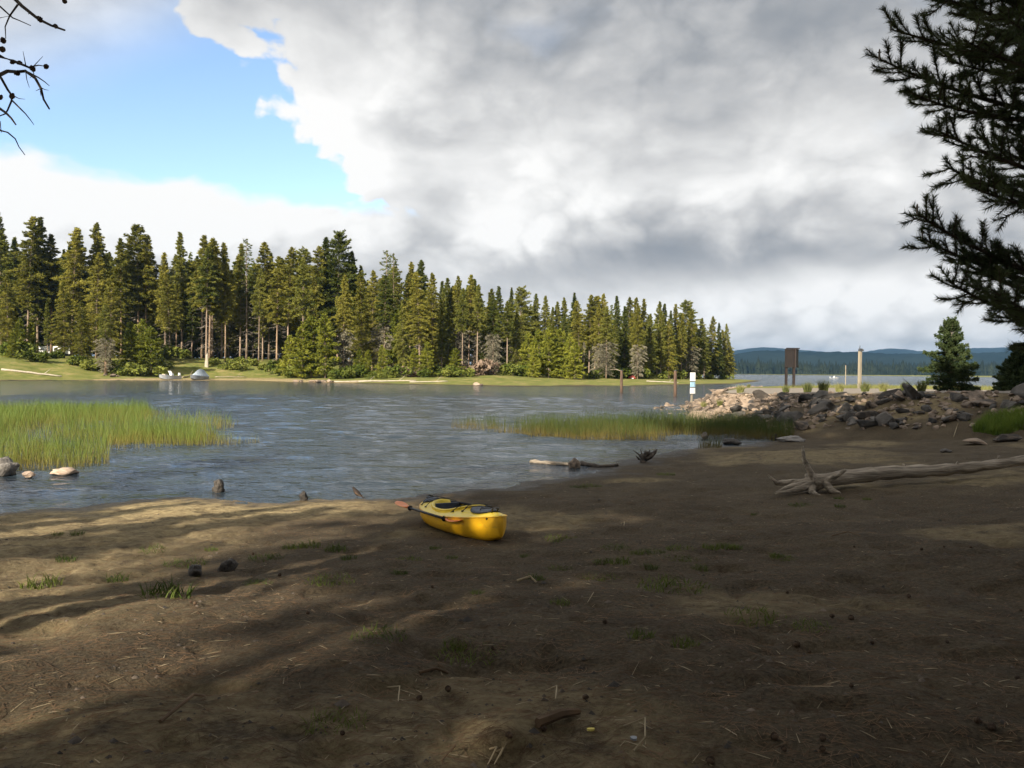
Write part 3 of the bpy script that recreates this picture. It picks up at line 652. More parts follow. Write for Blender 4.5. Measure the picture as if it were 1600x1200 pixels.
# haze
hz = bpy.data.materials.new('haze'); hz.use_nodes = True
hz.node_tree.nodes.clear()
_v = hz.node_tree.nodes.new('ShaderNodeVolumePrincipled'); _o = hz.node_tree.nodes.new('ShaderNodeOutputMaterial')
_v.inputs['Density'].default_value = 7e-5; _v.inputs['Color'].default_value = (0.30, 0.58, 1.0, 1); _v.inputs['Anisotropy'].default_value = 0.2
hz.node_tree.links.new(_v.outputs[0], _o.inputs['Volume'])
tag(MB().box((0, 0, 117), (19000, 19000, 244)).build('haze', hz), 'thin blue haze over the lake', None, None, 'stuff')
# undergrowth on the wooded point
M['bush'] = mat('bush leaves', (0.075, 0.10, 0.016), (0.20, 0.215, 0.045), scale=1.2, rough=0.8, rand=0.4, trans=0.2, spec=0.1, detail=3)
M['bush_dry'] = mat('dry bush twigs', (0.12, 0.085, 0.06), (0.24, 0.175, 0.13), scale=1.5, rough=0.9, rand=0.3, spec=0.1)
def bush_mesh(seed, n=900, leaf='bush', size=0.28):
    g = np.random.default_rng(seed)
    c = g.normal(0, 0.42, (9, 3)) * [1, 1, 0.55] + [0, 0, 0.5]; k = g.integers(0, 9, n)
    d = g.normal(0, 1, (n, 3)); d /= np.linalg.norm(d, axis=1)[:, None]
    p = c[k] + d * (0.25 + 0.22 * g.random(n))[:, None]; p[:, 2] = np.abs(p[:, 2])
    t = g.normal(0, 1, (n, 3)) + d * 0.5; t /= np.linalg.norm(t, axis=1)[:, None]
    s = np.cross(t, g.normal(0, 1, (n, 3))); s /= np.linalg.norm(s, axis=1)[:, None]
    l = size * (0.5 + g.random(n))[:, None]
    v = np.stack([p - t * l * 0.5, p + s * l * 0.22, p + t * l * 0.5, p - s * l * 0.22], 1).reshape(-1, 3)
    me = mesh_np('foliage', v, None, np.arange(n * 4).reshape(-1, 4)); me.materials.append(M[leaf]); return me
def stem_mesh(seed, r=0.03):
    g = random.Random(seed); mb = MB()
    for k in range(5):
        a = g.random() * 6.28; mb.tube([(0.02 * math.cos(a), 0.02 * math.sin(a), -0.05), (0.2 * math.cos(a), 0.2 * math.sin(a), 0.35), (0.4 * math.cos(a), 0.4 * math.sin(a), 0.8)], [r, r * 0.7, r * 0.3], 5)
    return mb.mesh('stem')
BUSH = [bush_mesh(k) for k in (1, 2, 3)]; BUSHD = [bush_mesh(9, 700, 'bush_dry', 0.35)]; STEM = stem_mesh(4); STEM.materials.append(M['bark_dark'])
def bush(px, D, h, label, dry=False, wide=1.3, k=None):
    x = (px - 800) / F * D
    o = thing('bush', label, 'bush', (x, D, gz(x, D) - 0.05), random.random() * 6, 'bushes of the far shore'); o.scale = (h * wide, h * wide, h)
    obj('stem', STEM, None, o); obj('foliage', (BUSHD if dry else BUSH)[0 if dry else random.randrange(3)], None, o)
spots = [(12, 152), (40, 156), (60, 150), (90, 158), (118, 152), (140, 150), (180, 149), (214, 150), (245, 160), (262, 172), (290, 178), (336, 172), (360, 168), (372, 176), (396, 174), (408, 170), (425, 172), (440, 166), (455, 158), (520, 150),
         (545, 152), (560, 155), (585, 150), (610, 154), (640, 156), (662, 154), (685, 160), (705, 156), (730, 160), (745, 162), (760, 164), (790, 168), (815, 168), (925, 172), (945, 178), (965, 182), (985, 186), (1005, 188), (1035, 196), (1060, 204), (1090, 218), (1110, 230), (1130, 246)]
for i, (px, D) in enumerate(spots):
    z = [q for q in ZONES if q[0] <= px < q[1]][0]; same = [s for s in spots if z[0] <= s[0] < z[1]]
    dry = px in (640, 745, 760)
    bush(px, D, random.uniform(1.1, 2.3), f'{ORD[same.index((px, D))]} from left {"dry brown" if dry else "low green"} bush under the trees {z[2]}', dry)

# ------------------------------------------------------------------ near pine at the right edge
M['needle'] = mat('lodgepole needles', (0.045, 0.066, 0.022), (0.12, 0.15, 0.05), scale=2.2, rough=0.55, spec=0.3, trans=0.12)
M['twig'] = mat('rough twig bark', (0.045, 0.034, 0.026), (0.11, 0.085, 0.062), scale=14, rough=0.95)
M['bud'] = mat('resin bud', (0.16, 0.13, 0.11), (0.30, 0.25, 0.20), scale=20, rough=0.7)
M['cone'] = mat('pine cone scales', (0.035, 0.022, 0.014), (0.105, 0.066, 0.040), scale=20, rough=0.85)
def bez(p0, p1, p2, n):
    return [(1 - t) ** 2 * p0 + 2 * t * (1 - t) * p1 + t * t * p2 for t in (k / (n - 1) for k in range(n))]
def needle_tris(path, dens, ln, g, a0=0.0):
    P = np.array([tuple(p) for p in path]); seg = np.linalg.norm(np.diff(P, axis=0), axis=1); cum = np.concatenate([[0], np.cumsum(seg)])
    n = int(dens * cum[-1] * (1 - a0)); s = (a0 + (1 - a0) * g.random(n)) * cum[-1]
    p = np.stack([np.interp(s, cum, P[:, i]) for i in range(3)], -1)
    q = np.stack([np.interp(np.minimum(s + 0.02, cum[-1] + 0.02), cum, P[:, i]) for i in range(3)], -1); t = P[-1] - P[-2]; T = np.where((s[:, None] > cum[-1] - 0.021), t, q - p); T = T / (np.linalg.norm(T, axis=1)[:, None] + 1e-9)
    d = g.normal(0, 1, (n, 3)); d -= T * (d * T).sum(1)[:, None]; d /= np.linalg.norm(d, axis=1)[:, None]
    d = d * 0.8 + T * (0.55 + 0.5 * g.random(n))[:, None]; d /= np.linalg.norm(d, axis=1)[:, None]
    w = np.cross(d, g.normal(0, 1, (n, 3))); w /= np.linalg.norm(w, axis=1)[:, None]
    l = ln * (0.7 + 0.5 * g.random(n))[:, None]
    return np.stack([p + w * 0.0022, p - w * 0.0022, p + d * l], 1).reshape(-1, 3)
def near_pine():
    tx, ty = 5.05, 6.5; tz = gz(tx, ty)
    t = thing('pine_tree', 'near pine whose dark needled boughs hang in at the upper right', 'tree', (tx, ty, tz))
    mb = MB(); hs = [-0.2, 0.1, 0.6, 2, 5, 9, 14, 18]
    mb.tube([(0.05 * math.sin(h), 0.04 * math.cos(h * 1.3), h) for h in hs], [0.27, 0.23, 0.19, 0.175, 0.15, 0.12, 0.07, 0.02], 12, True, 0.06, 3)
    mb.build('trunk', M['bark_dark'], t, True)
    pr = PROTO['broad'][0]; c = obj('crown', pr['crown'], None, t, (0, 0, 1.6), None, (0.75, 0.75, 0.66))
    tips = [(1374, 92, 6.1, 210), (1392, 46, 6.5, 150), (1424, 146, 5.7, 190), (1462, -8, 6.0, 100), (1505, 62, 5.3, 140), (1440, -60, 6.6, 40), (1560, 22, 5.5, 110), (1480, 95, 6.3, 170), (1520, -20, 6.2, 60), (1575, -10, 5.9, 40), (1500, 20, 6.4, 100), 
            (1455, 200, 6.1, 320), (1476, 258, 6.5, 330), (1512, 290, 5.7, 345), (1540, 222, 6.6, 290), (1572, 300, 6.0, 350), (1565, 200, 6.4, 250),
            (1433, 334, 6.1, 480), (1441, 372, 6.3, 480), (1478, 436, 6.0, 530), (1530, 388, 6.6, 465), (1548, 452, 5.7, 555), (1588, 494, 6.0, 600), (1500, 408, 6.4, 500)]
    for i, (px, py, dep, oy) in enumerate(tips):
        g = np.random.default_rng(100 + i)
        tip = at(px, py, dep); o = at(1775, oy, 6.5); o.x = tx - 0.1; o.y = ty
        mid = o.lerp(tip, 0.62) + Vector((0.05 * g.normal(), 0.1 * g.normal(), -0.11))
        path = bez(o, mid, tip, 14); L = sum((path[k + 1] - path[k]).length for k in range(13))
        base = Vector((tx, ty, tz)); path = [p - base for p in path]
        wood = MB(); wood.tube(path, [0.024 * (1 - k / 13) + 0.005 for k in range(14)], 6)
        nd = [needle_tris(path[4:], 700, 0.058, g, 0.05)]
        ntw = int(L / 0.075)
        for k in range(ntw):
            u = 0.30 + 0.66 * (k + g.random()) / ntw; j = u * 13; a = int(j); p = path[a].lerp(path[a + 1], j - a); d = (path[a + 1] - path[a]).normalized()
            side = d.cross(Vector((0, 0, 1))).normalized() * (1 if k % 2 else -1)
            dv = (d * 0.75 + side * g.uniform(0.35, 1.0) + Vector((0, 0, g.normal(0.05, 0.42)))).normalized(); ln = (0.11 + 0.20 * (1 - u) + 0.11 * g.random()) * 1.0
            e = p + dv * ln + Vector((0, 0, 0.16 * ln)); tp = bez(p, p + dv * ln * 0.6 - Vector((0, 0, 0.05 * ln)), e, 5)
            wood.tube(tp, [0.007, 0.006, 0.005, 0.0045, 0.004], 4); nd.append(needle_tris(tp, 760, 0.056, g, 0.08))
            for _q in range(1):
                f = tp[2]; dv2 = (dv + side * g.normal(0, 0.8) + Vector((0, 0, g.normal(0.2, 0.4)))).normalized(); e2 = f + dv2 * ln * 0.5; wood.tube([f, e2], [0.005, 0.004], 4); nd.append(needle_tris([f, f.lerp(e2, 0.5), e2], 760, 0.056, g, 0.05))
        lm = wood.build('limb', M['twig'], t)
        v = np.vstack(nd); me = mesh_np('needles', v, np.arange(len(v)).reshape(-1, 3)); tag(obj('needles', me, M['needle'], lm), kind='stuff')
        if (px, py) in ((1374, 92), (1457, 198), (1433, 334), (1392, 46), (1508, 300), (1441, 372), (1538, 366), (1424, 150)):
            b = MB(); q = path[-1]; b.tube([q - Vector((0, 0, 0.01)), q + Vector((0.0, 0, 0.03)), q + Vector((0, 0, 0.065)), q + Vector((0, 0, 0.075))], [0.006, 0.007, 0.006, 0.002], 6); b.tube([q + Vector((-0.014, 0, 0.046)), q + Vector((0.014, 0, 0.05))], 0.005, 5)
            b.build('bud', M['bud'], lm)
near_pine()

# bare cone-hung boughs at the upper left
def cone_mesh(seed, L=0.045, r=0.016):
    g = random.Random(seed); mb = MB(); n = 9; secs = []
    for i in range(8):
        t = i / 7; rr = r * (math.sin(math.pi * (0.08 + 0.86 * t)) ** 0.7) * (1 + (0.22 if i % 2 else -0.08))
        secs.append([(rr * math.cos(2 * math.pi * (k + 0.5 * (i % 2)) / n) * g.uniform(0.85, 1.15), rr * math.sin(2 * math.pi * (k + 0.5 * (i % 2)) / n) * g.uniform(0.85, 1.15), L * (t - 0.5)) for k in range(n)])
    mb.loft(secs); return mb.mesh('cone')
CONES = [cone_mesh(1), cone_mesh(2, 0.05, 0.02), cone_mesh(3, 0.038, 0.017)]
for c in CONES: c.materials.append(M['cone'])
def left_tree():
    D = 4.6; tx, ty = -4.15, 4.9; tz = gz(tx, ty); base = Vector((tx, ty, tz))
    t = thing('pine_tree', 'pine whose bare twigs with cones poke in at the upper left', 'tree', (tx, ty, tz))
    mb = MB(); hs = [-0.2, 0.1, 0.6, 2, 5, 9, 14, 20]
    mb.tube([(0.06 * math.sin(h * 0.8), 0.04 * math.cos(h), h) for h in hs], [0.30, 0.26, 0.21, 0.19, 0.165, 0.13, 0.08, 0.02], 12, True, 0.06, 8); mb.build('trunk', M['bark_dark'], t, True)
    pr = PROTO['tall'][1]; obj('crown', pr['crown'], None, t, (0, 0, -0.5), None, (0.8, 0.8, 0.82))
    def tw(name, parent, runs):
        mb = MB()
        for pts, r in runs:
            P = [at(a, b, D + 0.12 * math.sin(a * 0.07 + b * 0.05)) - base for a, b in pts]; n = len(P)
            mb.tube(P, [r * (1 - 0.65 * k / max(1, n - 1)) for k in range(n)], 5)
        return mb.build(name, M['twig'], parent)
    root = (-330, -60)
    A = tw('limb', t, [([root, (-120, -70), (-30, -40), (20, -5), (35, 10), (60, 30), (80, 40), (101, 47)], 0.016), ([(28, 7), (15, 25), (8, 42), (9, 60)], 0.006), ([(-30, -10), (0, 10), (20, 28), (30, 32), (48, 40)], 0.006), ([(-30, 0), (0, 28), (18, 24)], 0.004), ([(45, 17), (48, 20), (44, 22)], 0.005), ([(101, -45), (101, -2)], 0.003), ([(-30, -40), (60, -70), (101, -45)], 0.006)])
    Bq = tw('limb', t, [([root, (-120, 60), (-40, 80), (0, 88), (20, 95), (40, 103), (50, 108)], 0.015), ([(45, 105), (60, 102), (75, 104)], 0.005), ([(40, 101), (36, 80)], 0.003), ([(50, 106), (67, 88)], 0.003), ([(40, 110), (42, 125), (46, 137)], 0.003), ([(50, 108), (53, 115), (47, 122)], 0.003)])
    Cq = tw('limb', t, [([root, (-120, 130), (-30, 128), (0, 117), (12, 111), (26, 112), (40, 111), (55, 122), (64, 138), (68, 155), (77, 170)], 0.014), ([(45, 113), (60, 121), (70, 128), (77, 134)], 0.005), ([(64, 137), (70, 140), (76, 141)], 0.003), ([(64, 138), (56, 142)], 0.003), ([(63, 142), (64, 150)], 0.003),
                        ([(-10, 116), (2, 122), (12, 140), (19, 150), (18, 158), (12, 172), (8, 178), (0, 181), (-20, 190)], 0.008), ([(19, 157), (32, 170), (40, 178), (48, 188), (53, 195)], 0.005), ([(22, 150), (30, 154), (39, 155)], 0.003)])
    Dq = tw('limb', t, [([root, (-120, 150), (-20, 160), (0, 170), (10, 177), (18, 185), (25, 195)], 0.012), ([(-20, 180), (0, 190), (2, 207)], 0.005), ([(-20, 196), (2, 204), (12, 207), (24, 217), (30, 230), (39, 242)], 0.006)])
    for (a, b, par, k, rx) in ((62, 30, A, 1, 0.9), (87, 41, A, 0, 1.0), (5, 63, A, 1, 0.2), (4, 77, A, 1, 0.6), (101, 2, A, 2, 0.1), (51, 107, Bq, 1, 0.3), (72, 104, Bq, 2, 1.3), (30, 98, Bq, 0, 1.2), (20, 97, Bq, 0, 1.2), (26, 114, Cq, 1, 1.5), (19, 150, Cq, 1, 0.2), (1, 152, Cq, 0, 0.1)):
        p = at(a, b, D + 0.12 * math.sin(a * 0.07 + b * 0.05)) - base
        obj('cone', CONES[k], None, par, p, (rx, 0.4, a * 0.7), (0.7, 0.7, 0.72))
left_tree()

# pines behind and beside the viewer: they shade the beach
n_ = (LY, -LX); l_ = (LX, LY); kinds = ['broad', 'dense', 'broad', 'tall', 'dense', 'broad']
SH = [(-5.2, -3.5, 25), (0.2, -9, 23), (-0.9, -15, 26), (0.4, -7, 27), (2.4, -12, 28), (4.4, -6, 24), (6.2, -11, 24), (8.6, -5, 24), (10.5, -10, 25), (13.0, -4, 23), (15.5, -9, 24), (18.5, -3, 22), (-12.6, -10, 9.6), (-9.8, -10, 9.8), (-15.5, -9, 12), (22, -6, 24), (26, -8, 24), (3.4, -20, 28), (-0.6, -3.6, 22), (2.2, -3.5, 21), (7.0, -2.5, 22), (5.4, -15, 25), (9.5, -16, 25)]
SH3 = [(-5.6, -11, 18.5, 'tall', 1), (-6.2, -19, 23, 'sparse', 0), (-3.2, -17, 23, 'sparse', 0), (-8.4, -9.5, 9.4, 'tall', 2), (-11.2, -9, 9.0, 'tall', 0)]
SH2 = [(3.4, 9.5, 26, 'tall', 1), (7.5, 13.0, 24, 'tall', 1)]
for i, (c, t, H) in enumerate(SH):
    x = c * n_[0] + t * l_[0]; y = c * n_[1] + t * l_[1]; kd = kinds[i % 6]
    plant('pine_tree', PROTO[kd][i % len(PROTO[kd])], x, y, H, 'tall pine behind the viewpoint that shades the beach', 'pines behind the viewpoint', wide=1.15)

for c, t, H, kd, j in SH3:
    plant('pine_tree', PROTO[kd][j], c * n_[0] + t * l_[0], c * n_[1] + t * l_[1], H, 'tall pine behind the viewpoint that shades the beach', 'pines behind the viewpoint', wide=1.1)
for c, t, H, kd, j in SH2:
    plant('pine_tree', PROTO[kd][j], c * n_[0] + t * l_[0], c * n_[1] + t * l_[1], H, 'tall pine just outside the right edge of the view', 'pines behind the viewpoint')
# young pines on the embankment, in shade, which also darkens their needle colour
M['leaf_sap'] = mat('shade-darkened young pine needles', (0.020, 0.036, 0.012), (0.058, 0.078, 0.026), scale=3, rough=0.7, spec=0.2)
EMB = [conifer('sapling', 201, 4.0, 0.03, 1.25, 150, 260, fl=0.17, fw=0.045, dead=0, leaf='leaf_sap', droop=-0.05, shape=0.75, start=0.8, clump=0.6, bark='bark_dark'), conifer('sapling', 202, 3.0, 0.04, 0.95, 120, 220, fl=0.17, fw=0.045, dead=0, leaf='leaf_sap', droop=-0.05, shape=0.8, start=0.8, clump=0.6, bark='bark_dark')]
def sapling(px, top, D, proto, label, wide=1.0):
    x = (px - 800) / F * D; H = CAMZ + (yh(px) - top) / F * D - gz(x, D) + 0.1
    plant('young_pine', proto, x, D, H, label, 'young pines on the embankment', wide=wide, sink=0.1)
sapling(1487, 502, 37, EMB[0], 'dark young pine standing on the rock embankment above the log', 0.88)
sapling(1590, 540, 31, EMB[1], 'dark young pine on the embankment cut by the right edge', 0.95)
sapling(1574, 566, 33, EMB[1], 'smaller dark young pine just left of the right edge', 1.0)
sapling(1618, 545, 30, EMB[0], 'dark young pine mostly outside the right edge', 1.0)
# ------------------------------------------------------------------ reeds
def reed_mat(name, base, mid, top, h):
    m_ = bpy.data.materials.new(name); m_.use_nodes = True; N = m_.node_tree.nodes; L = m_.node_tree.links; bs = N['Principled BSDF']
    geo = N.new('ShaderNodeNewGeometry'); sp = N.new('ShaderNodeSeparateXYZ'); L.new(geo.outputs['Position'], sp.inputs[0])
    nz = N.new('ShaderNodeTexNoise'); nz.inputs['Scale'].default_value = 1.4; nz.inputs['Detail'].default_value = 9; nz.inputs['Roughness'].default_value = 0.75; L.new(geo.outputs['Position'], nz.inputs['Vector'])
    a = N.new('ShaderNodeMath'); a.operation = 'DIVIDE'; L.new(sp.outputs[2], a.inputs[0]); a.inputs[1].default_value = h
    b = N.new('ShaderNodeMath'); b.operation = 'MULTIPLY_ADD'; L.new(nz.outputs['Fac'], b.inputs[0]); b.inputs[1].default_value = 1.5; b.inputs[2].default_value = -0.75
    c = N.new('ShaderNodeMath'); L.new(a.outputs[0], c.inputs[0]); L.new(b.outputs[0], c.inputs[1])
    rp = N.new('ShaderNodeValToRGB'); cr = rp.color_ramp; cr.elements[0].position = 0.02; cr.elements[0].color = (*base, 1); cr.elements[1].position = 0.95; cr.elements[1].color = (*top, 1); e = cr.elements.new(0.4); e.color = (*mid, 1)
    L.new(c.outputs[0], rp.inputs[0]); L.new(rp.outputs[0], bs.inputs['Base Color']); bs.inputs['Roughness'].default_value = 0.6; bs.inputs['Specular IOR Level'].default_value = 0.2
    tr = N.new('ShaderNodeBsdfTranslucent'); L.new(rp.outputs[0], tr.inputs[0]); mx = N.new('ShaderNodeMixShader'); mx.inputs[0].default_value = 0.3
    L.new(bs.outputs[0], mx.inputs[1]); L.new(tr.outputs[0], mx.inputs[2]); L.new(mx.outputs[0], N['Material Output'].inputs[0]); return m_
def blades(x, y, z0, h, w, lean, g):
    n = len(x); a = g.random(n) * 6.283; b = g.random(n) * 6.283; ln = lean * (0.3 + g.random(n)) * h
    sx, sy = np.cos(a) * w / 2, np.sin(a) * w / 2; lx, ly = np.cos(b) * ln, np.sin(b) * ln
    p = lambda k, s, t: np.stack([x + lx * k + sx * s, y + ly * k + sy * s, z0 + h * t], -1)
    v = np.stack([p(0, 1, 0), p(0, -1, 0), p(0.35, -0.8, 0.55), p(0.35, 0.8, 0.55), p(1, 0, 1)], 1).reshape(-1, 3)
    o = np.arange(n) * 5
    return v, np.stack([o + 3, o + 2, o + 4], -1), np.stack([o, o + 1, o + 2, o + 3], -1)
def in_poly(n, poly, g):
    poly = np.array(poly); lo, hi = poly.min(0), poly.max(0); X = []; 
    while sum(len(q) for q in X) < n:
        p = lo + (hi - lo) * g.random((n, 2)); X.append(p[inside(p[:, 0], p[:, 1], poly)])
    return np.vstack(X)[:n]
def reeds(name, label, polys, mat_, seed):
    g = np.random.default_rng(seed); V = []; T = []; Q = []; k = 0
    for poly, n, h, thin in polys:
        p = in_poly(n * 2, poly, g); keep = fbm(p[:, 0] * 0.45, p[:, 1] * 0.45, 3, seed) + (g.random(len(p)) - 0.5) * 0.35 > thin; p = p[keep][:n]
        hh = h * (0.45 + 0.75 * g.random(len(p))) * (0.55 + 0.9 * fbm(p[:, 0] * 0.55, p[:, 1] * 0.55, 3, seed + 5))
        v, t, q = blades(p[:, 0], p[:, 1], np.full(len(p), -0.06), hh, 0.0085, 0.30, g); V.append(v); T.append(t + k); Q.append(q + k); k += len(v)
    tag(obj(name, mesh_np(name, np.vstack(V), np.vstack(T), np.vstack(Q)), mat_), label, None, None, 'stuff')
def W(px, py):                                 # a spot on the water's surface
    v = ray(px, py); t = -CAMZ / v.z; return (v.x * t, v.y * t)
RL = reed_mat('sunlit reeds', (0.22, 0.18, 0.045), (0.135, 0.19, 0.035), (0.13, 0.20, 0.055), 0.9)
RR = reed_mat('shade-darkened reeds', (0.15, 0.115, 0.03), (0.058, 0.080, 0.018), (0.048, 0.073, 0.020), 0.9)  # reed colour darkened to paint in the shade before the bank
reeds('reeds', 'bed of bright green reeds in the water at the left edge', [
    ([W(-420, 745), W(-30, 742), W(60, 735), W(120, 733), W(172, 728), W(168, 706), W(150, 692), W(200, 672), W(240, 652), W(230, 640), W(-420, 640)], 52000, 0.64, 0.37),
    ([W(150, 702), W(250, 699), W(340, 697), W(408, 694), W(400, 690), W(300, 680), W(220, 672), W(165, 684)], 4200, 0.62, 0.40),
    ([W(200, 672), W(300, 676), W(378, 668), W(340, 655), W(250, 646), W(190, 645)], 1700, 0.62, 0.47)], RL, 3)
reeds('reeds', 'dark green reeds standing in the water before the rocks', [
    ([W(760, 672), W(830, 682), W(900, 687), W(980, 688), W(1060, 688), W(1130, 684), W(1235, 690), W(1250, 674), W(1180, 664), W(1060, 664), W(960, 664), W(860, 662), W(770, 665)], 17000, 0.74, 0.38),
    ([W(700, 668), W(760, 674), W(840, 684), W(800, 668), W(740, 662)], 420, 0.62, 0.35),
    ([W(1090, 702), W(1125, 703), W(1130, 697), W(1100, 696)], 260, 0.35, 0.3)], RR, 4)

# ------------------------------------------------------------------ rocks
M['rock'] = mat('basalt rock', (0.050, 0.043, 0.037), (0.33, 0.25, 0.185), scale=2.6, rough=0.95, bump=0.9, bscale=9, rand=0.45, detail=9, lo=0.3, hi=0.7)
M['rock_shaded'] = mat('shade-darkened grey rock', (0.030, 0.028, 0.026), (0.145, 0.130, 0.115), scale=2.6, rough=0.95, bump=0.9, bscale=9, rand=0.4, detail=9, lo=0.3, hi=0.7)  # greyer stone, its colour also darkened for the bank's shade
M['rock_grey'] = mat('grey stone', (0.12, 0.11, 0.10), (0.30, 0.275, 0.25), scale=4, rough=0.9, bump=0.6, bscale=10, rand=0.3)
M['rock_dark'] = mat('dark wet stone', (0.025, 0.022, 0.02), (0.085, 0.072, 0.06), scale=7, rough=0.6, bump=0.6, bscale=12, rand=0.3)
M['rock_pink'] = mat('pale pink stone', (0.36, 0.26, 0.19), (0.58, 0.45, 0.35), scale=5, rough=0.9, bump=0.4, bscale=12)
def hull_rock(seed, n=15):
    g = np.random.default_rng(seed); p = g.normal(0, 1, (n, 3)); p /= np.linalg.norm(p, axis=1)[:, None]; p *= (0.82 + 0.3 * g.random(n))[:, None] * [0.5, 0.5 * g.uniform(0.6, 1), 0.5 * g.uniform(0.5, 0.8)]
    bm = bmesh.new(); [bm.verts.new(q) for q in p]; r = bmesh.ops.convex_hull(bm, input=bm.verts); bmesh.ops.delete(bm, geom=[e for e in r['geom_interior'] if isinstance(e, bmesh.types.BMVert)], context='VERTS')
    bmesh.ops.bevel(bm, geom=list(bm.edges), offset=0.035, segments=1, affect='EDGES', profile=0.6)
    for f in bm.faces: f.smooth = False
    me = bpy.data.meshes.new('rock'); bm.to_mesh(me); bm.free(); return me
def round_rock(seed, amp=0.25, flat=0.6):
    bm = bmesh.new(); bmesh.ops.create_icosphere(bm, subdivisions=3, radius=0.5); g = np.random.default_rng(seed); o = g.random(3) * 50
    from mathutils import noise as nz
    for v in bm.verts:
        d = v.co.normalized(); k = nz.noise(Vector(o) + d * 1.6) * amp + nz.noise(Vector(o) + d * 4.5) * amp * 0.35
        v.co = d * (0.5 + k); v.co.z *= flat
    for f in bm.faces: f.smooth = True
    me = bpy.data.meshes.new('rock'); bm.to_mesh(me); bm.free(); return me
HR = [hull_rock(k, 12 + k % 6) for k in range(16)]
for r in HR: r.materials.append(M['rock'])
def embankment():
    base = np.array([(26, 15.6), (19.5, 21.5), (16.0, 25.0), (13.4, 27.6), (11.3, 30.4), (10.4, 34), (9.9, 40), (9.6, 46), (9.4, 52), (10.8, 57.5), (13.5, 62.5), (17.5, 68)])
    top = np.array([(28, 18.5), (22, 24.0), (17.4, 28.0), (15.2, 31.0), (14.2, 34.0), (14.0, 38), (14.0, 43), (14.1, 48), (14.2, 52), (14.8, 57), (17.0, 61.5), (20.5, 66)])
    cum = np.concatenate([[0], np.cumsum(np.linalg.norm(np.diff(base, axis=0), axis=1))]); g = np.random.default_rng(12)
    def spot(s, w):
        b = np.array([np.interp(s, cum, base[:, i]) for i in (0, 1)]); t = np.array([np.interp(s, cum, top[:, i]) for i in (0, 1)]); return b + (t - b) * w
    # small rubble between the boulders
    V = []; Fc = []; k = 0; PS = [spot(g.random() * cum[-1], g.uniform(-0.08, 0.97)) for i in range(2300)]; PZ = height(np.array(PS)[:, 0], np.array(PS)[:, 1])
    for i in range(2300):
        p = PS[i]; me = HR[i % 16]; sc = g.uniform(0.14, 0.36); a = g.random() * 6.28; R_ = np.array([[math.cos(a), -math.sin(a), 0], [math.sin(a), math.cos(a), 0], [0, 0, 1]])
        co = np.array([tuple(v.co) for v in me.vertices]) * sc @ R_.T + [p[0], p[1], max(PZ[i], -0.1) + 0.02]; V.append(co); Fc += [tuple(q + k for q in f.vertices) for f in me.polygons]; k += len(co)
    me = bpy.data.meshes.new('rock_embankment'); me.from_pydata(np.vstack(V).tolist(), [], Fc)
    e = tag(obj('rock_embankment', me, M['rock']), 'embankment of tumbled brown rocks carrying the boat ramp road', None, None, 'structure')
    for i in range(292):
        s = 7 + 45 * g.random() ** 1.12; w = g.uniform(-0.06, 0.95); p = spot(s, w); sc = float(np.exp(g.normal(-0.50, 0.33)).clip(0.36, 1.25)) * (1.05 if p[1] < 34 else 1.08)
        me = HR[g.integers(16)]
        r_ = obj('rock', me, None, e, (p[0], p[1], max(gz(*p), -0.15) + 0.05 * sc), (g.normal(0, 0.3), g.normal(0, 0.3), g.random() * 6.28), (sc * g.uniform(0.9, 1.5), sc, sc * g.uniform(0.7, 1.0)))
        if p[1] < 41 and g.random() < 0.72: r_.material_slots[0].link = 'OBJECT'; r_.material_slots[0].material = M['rock_shaded']  # most rocks of the shaded stretch get the darkened copy
embankment()
def stone(px, py, w, h, label, m, seed=1, flat=0.6, name='rock', water=False, hull=False):
    p = Vector((*W(px, py), 0)) if water else ground_at(px, py); d = p.y
    me = round_rock(seed, 0.22, 1.0) if not hull else hull_rock(seed, 18); sw = w / F * d; shh = h / F * d
    o = obj(name, me, M[m], None, (p.x, p.y, p.z + shh * 0.30), (0, 0, seed * 1.3), (sw, sw * 0.8, shh * 1.35)); return tag(o, label, 'rock')
stone(6, 741, 36, 24, 'grey boulder at the left edge beside the reeds', 'rock_grey', 3, water=True)
stone(45, 744, 22, 7, 'small pink stone between the grey boulder and the longer pink stone', 'rock_pink', 4, water=True)
stone(101, 740, 38, 9, 'long pale pink stone lying in front of the left reeds', 'rock_pink', 5, water=True)
stone(342, 768, 21, 20, 'upright dark rock alone in the shallow water left of the kayak', 'rock_dark', 6, water=True)
stone(474, 782, 13, 15, 'dark rock at the waterline between the lone water rock and the bird', 'rock_dark', 7)
stone(357, 893, 28, 19, 'larger of two dark stones on the sand left of the kayak', 'rock_dark', 8)
stone(305, 898, 24, 17, 'smaller of two dark stones on the sand left of the kayak', 'rock_dark', 9)
stone(898, 731, 20, 14, 'tan stone wedged between two pieces of driftwood at the waterline', 'rock', 10, water=True)
stone(1101, 685, 12, 9, 'small dark round rock in the shallows by the reeds', 'rock_dark', 11, water=True)
stone(1143, 694, 26, 9, 'flat dark rock in the shallows near the right bank', 'rock_dark', 12, water=True)
stone(1210, 687, 13, 9, 'small tan stone at the water edge below the rock embankment', 'rock', 13)
stone(1236, 690, 40, 9, 'low grey stone where the beach meets the reeds', 'rock_grey', 14)
stone(1478, 707, 18, 6, 'small dark stone on the sand behind the log', 'rock_dark', 15)
stone(1530, 694, 60, 14, 'brown boulder low on the bank below the young pine', 'rock', 16, hull=True)
stone(1575, 690, 56, 18, 'brown boulder beside the bright grass near the right edge', 'rock', 17, hull=True)

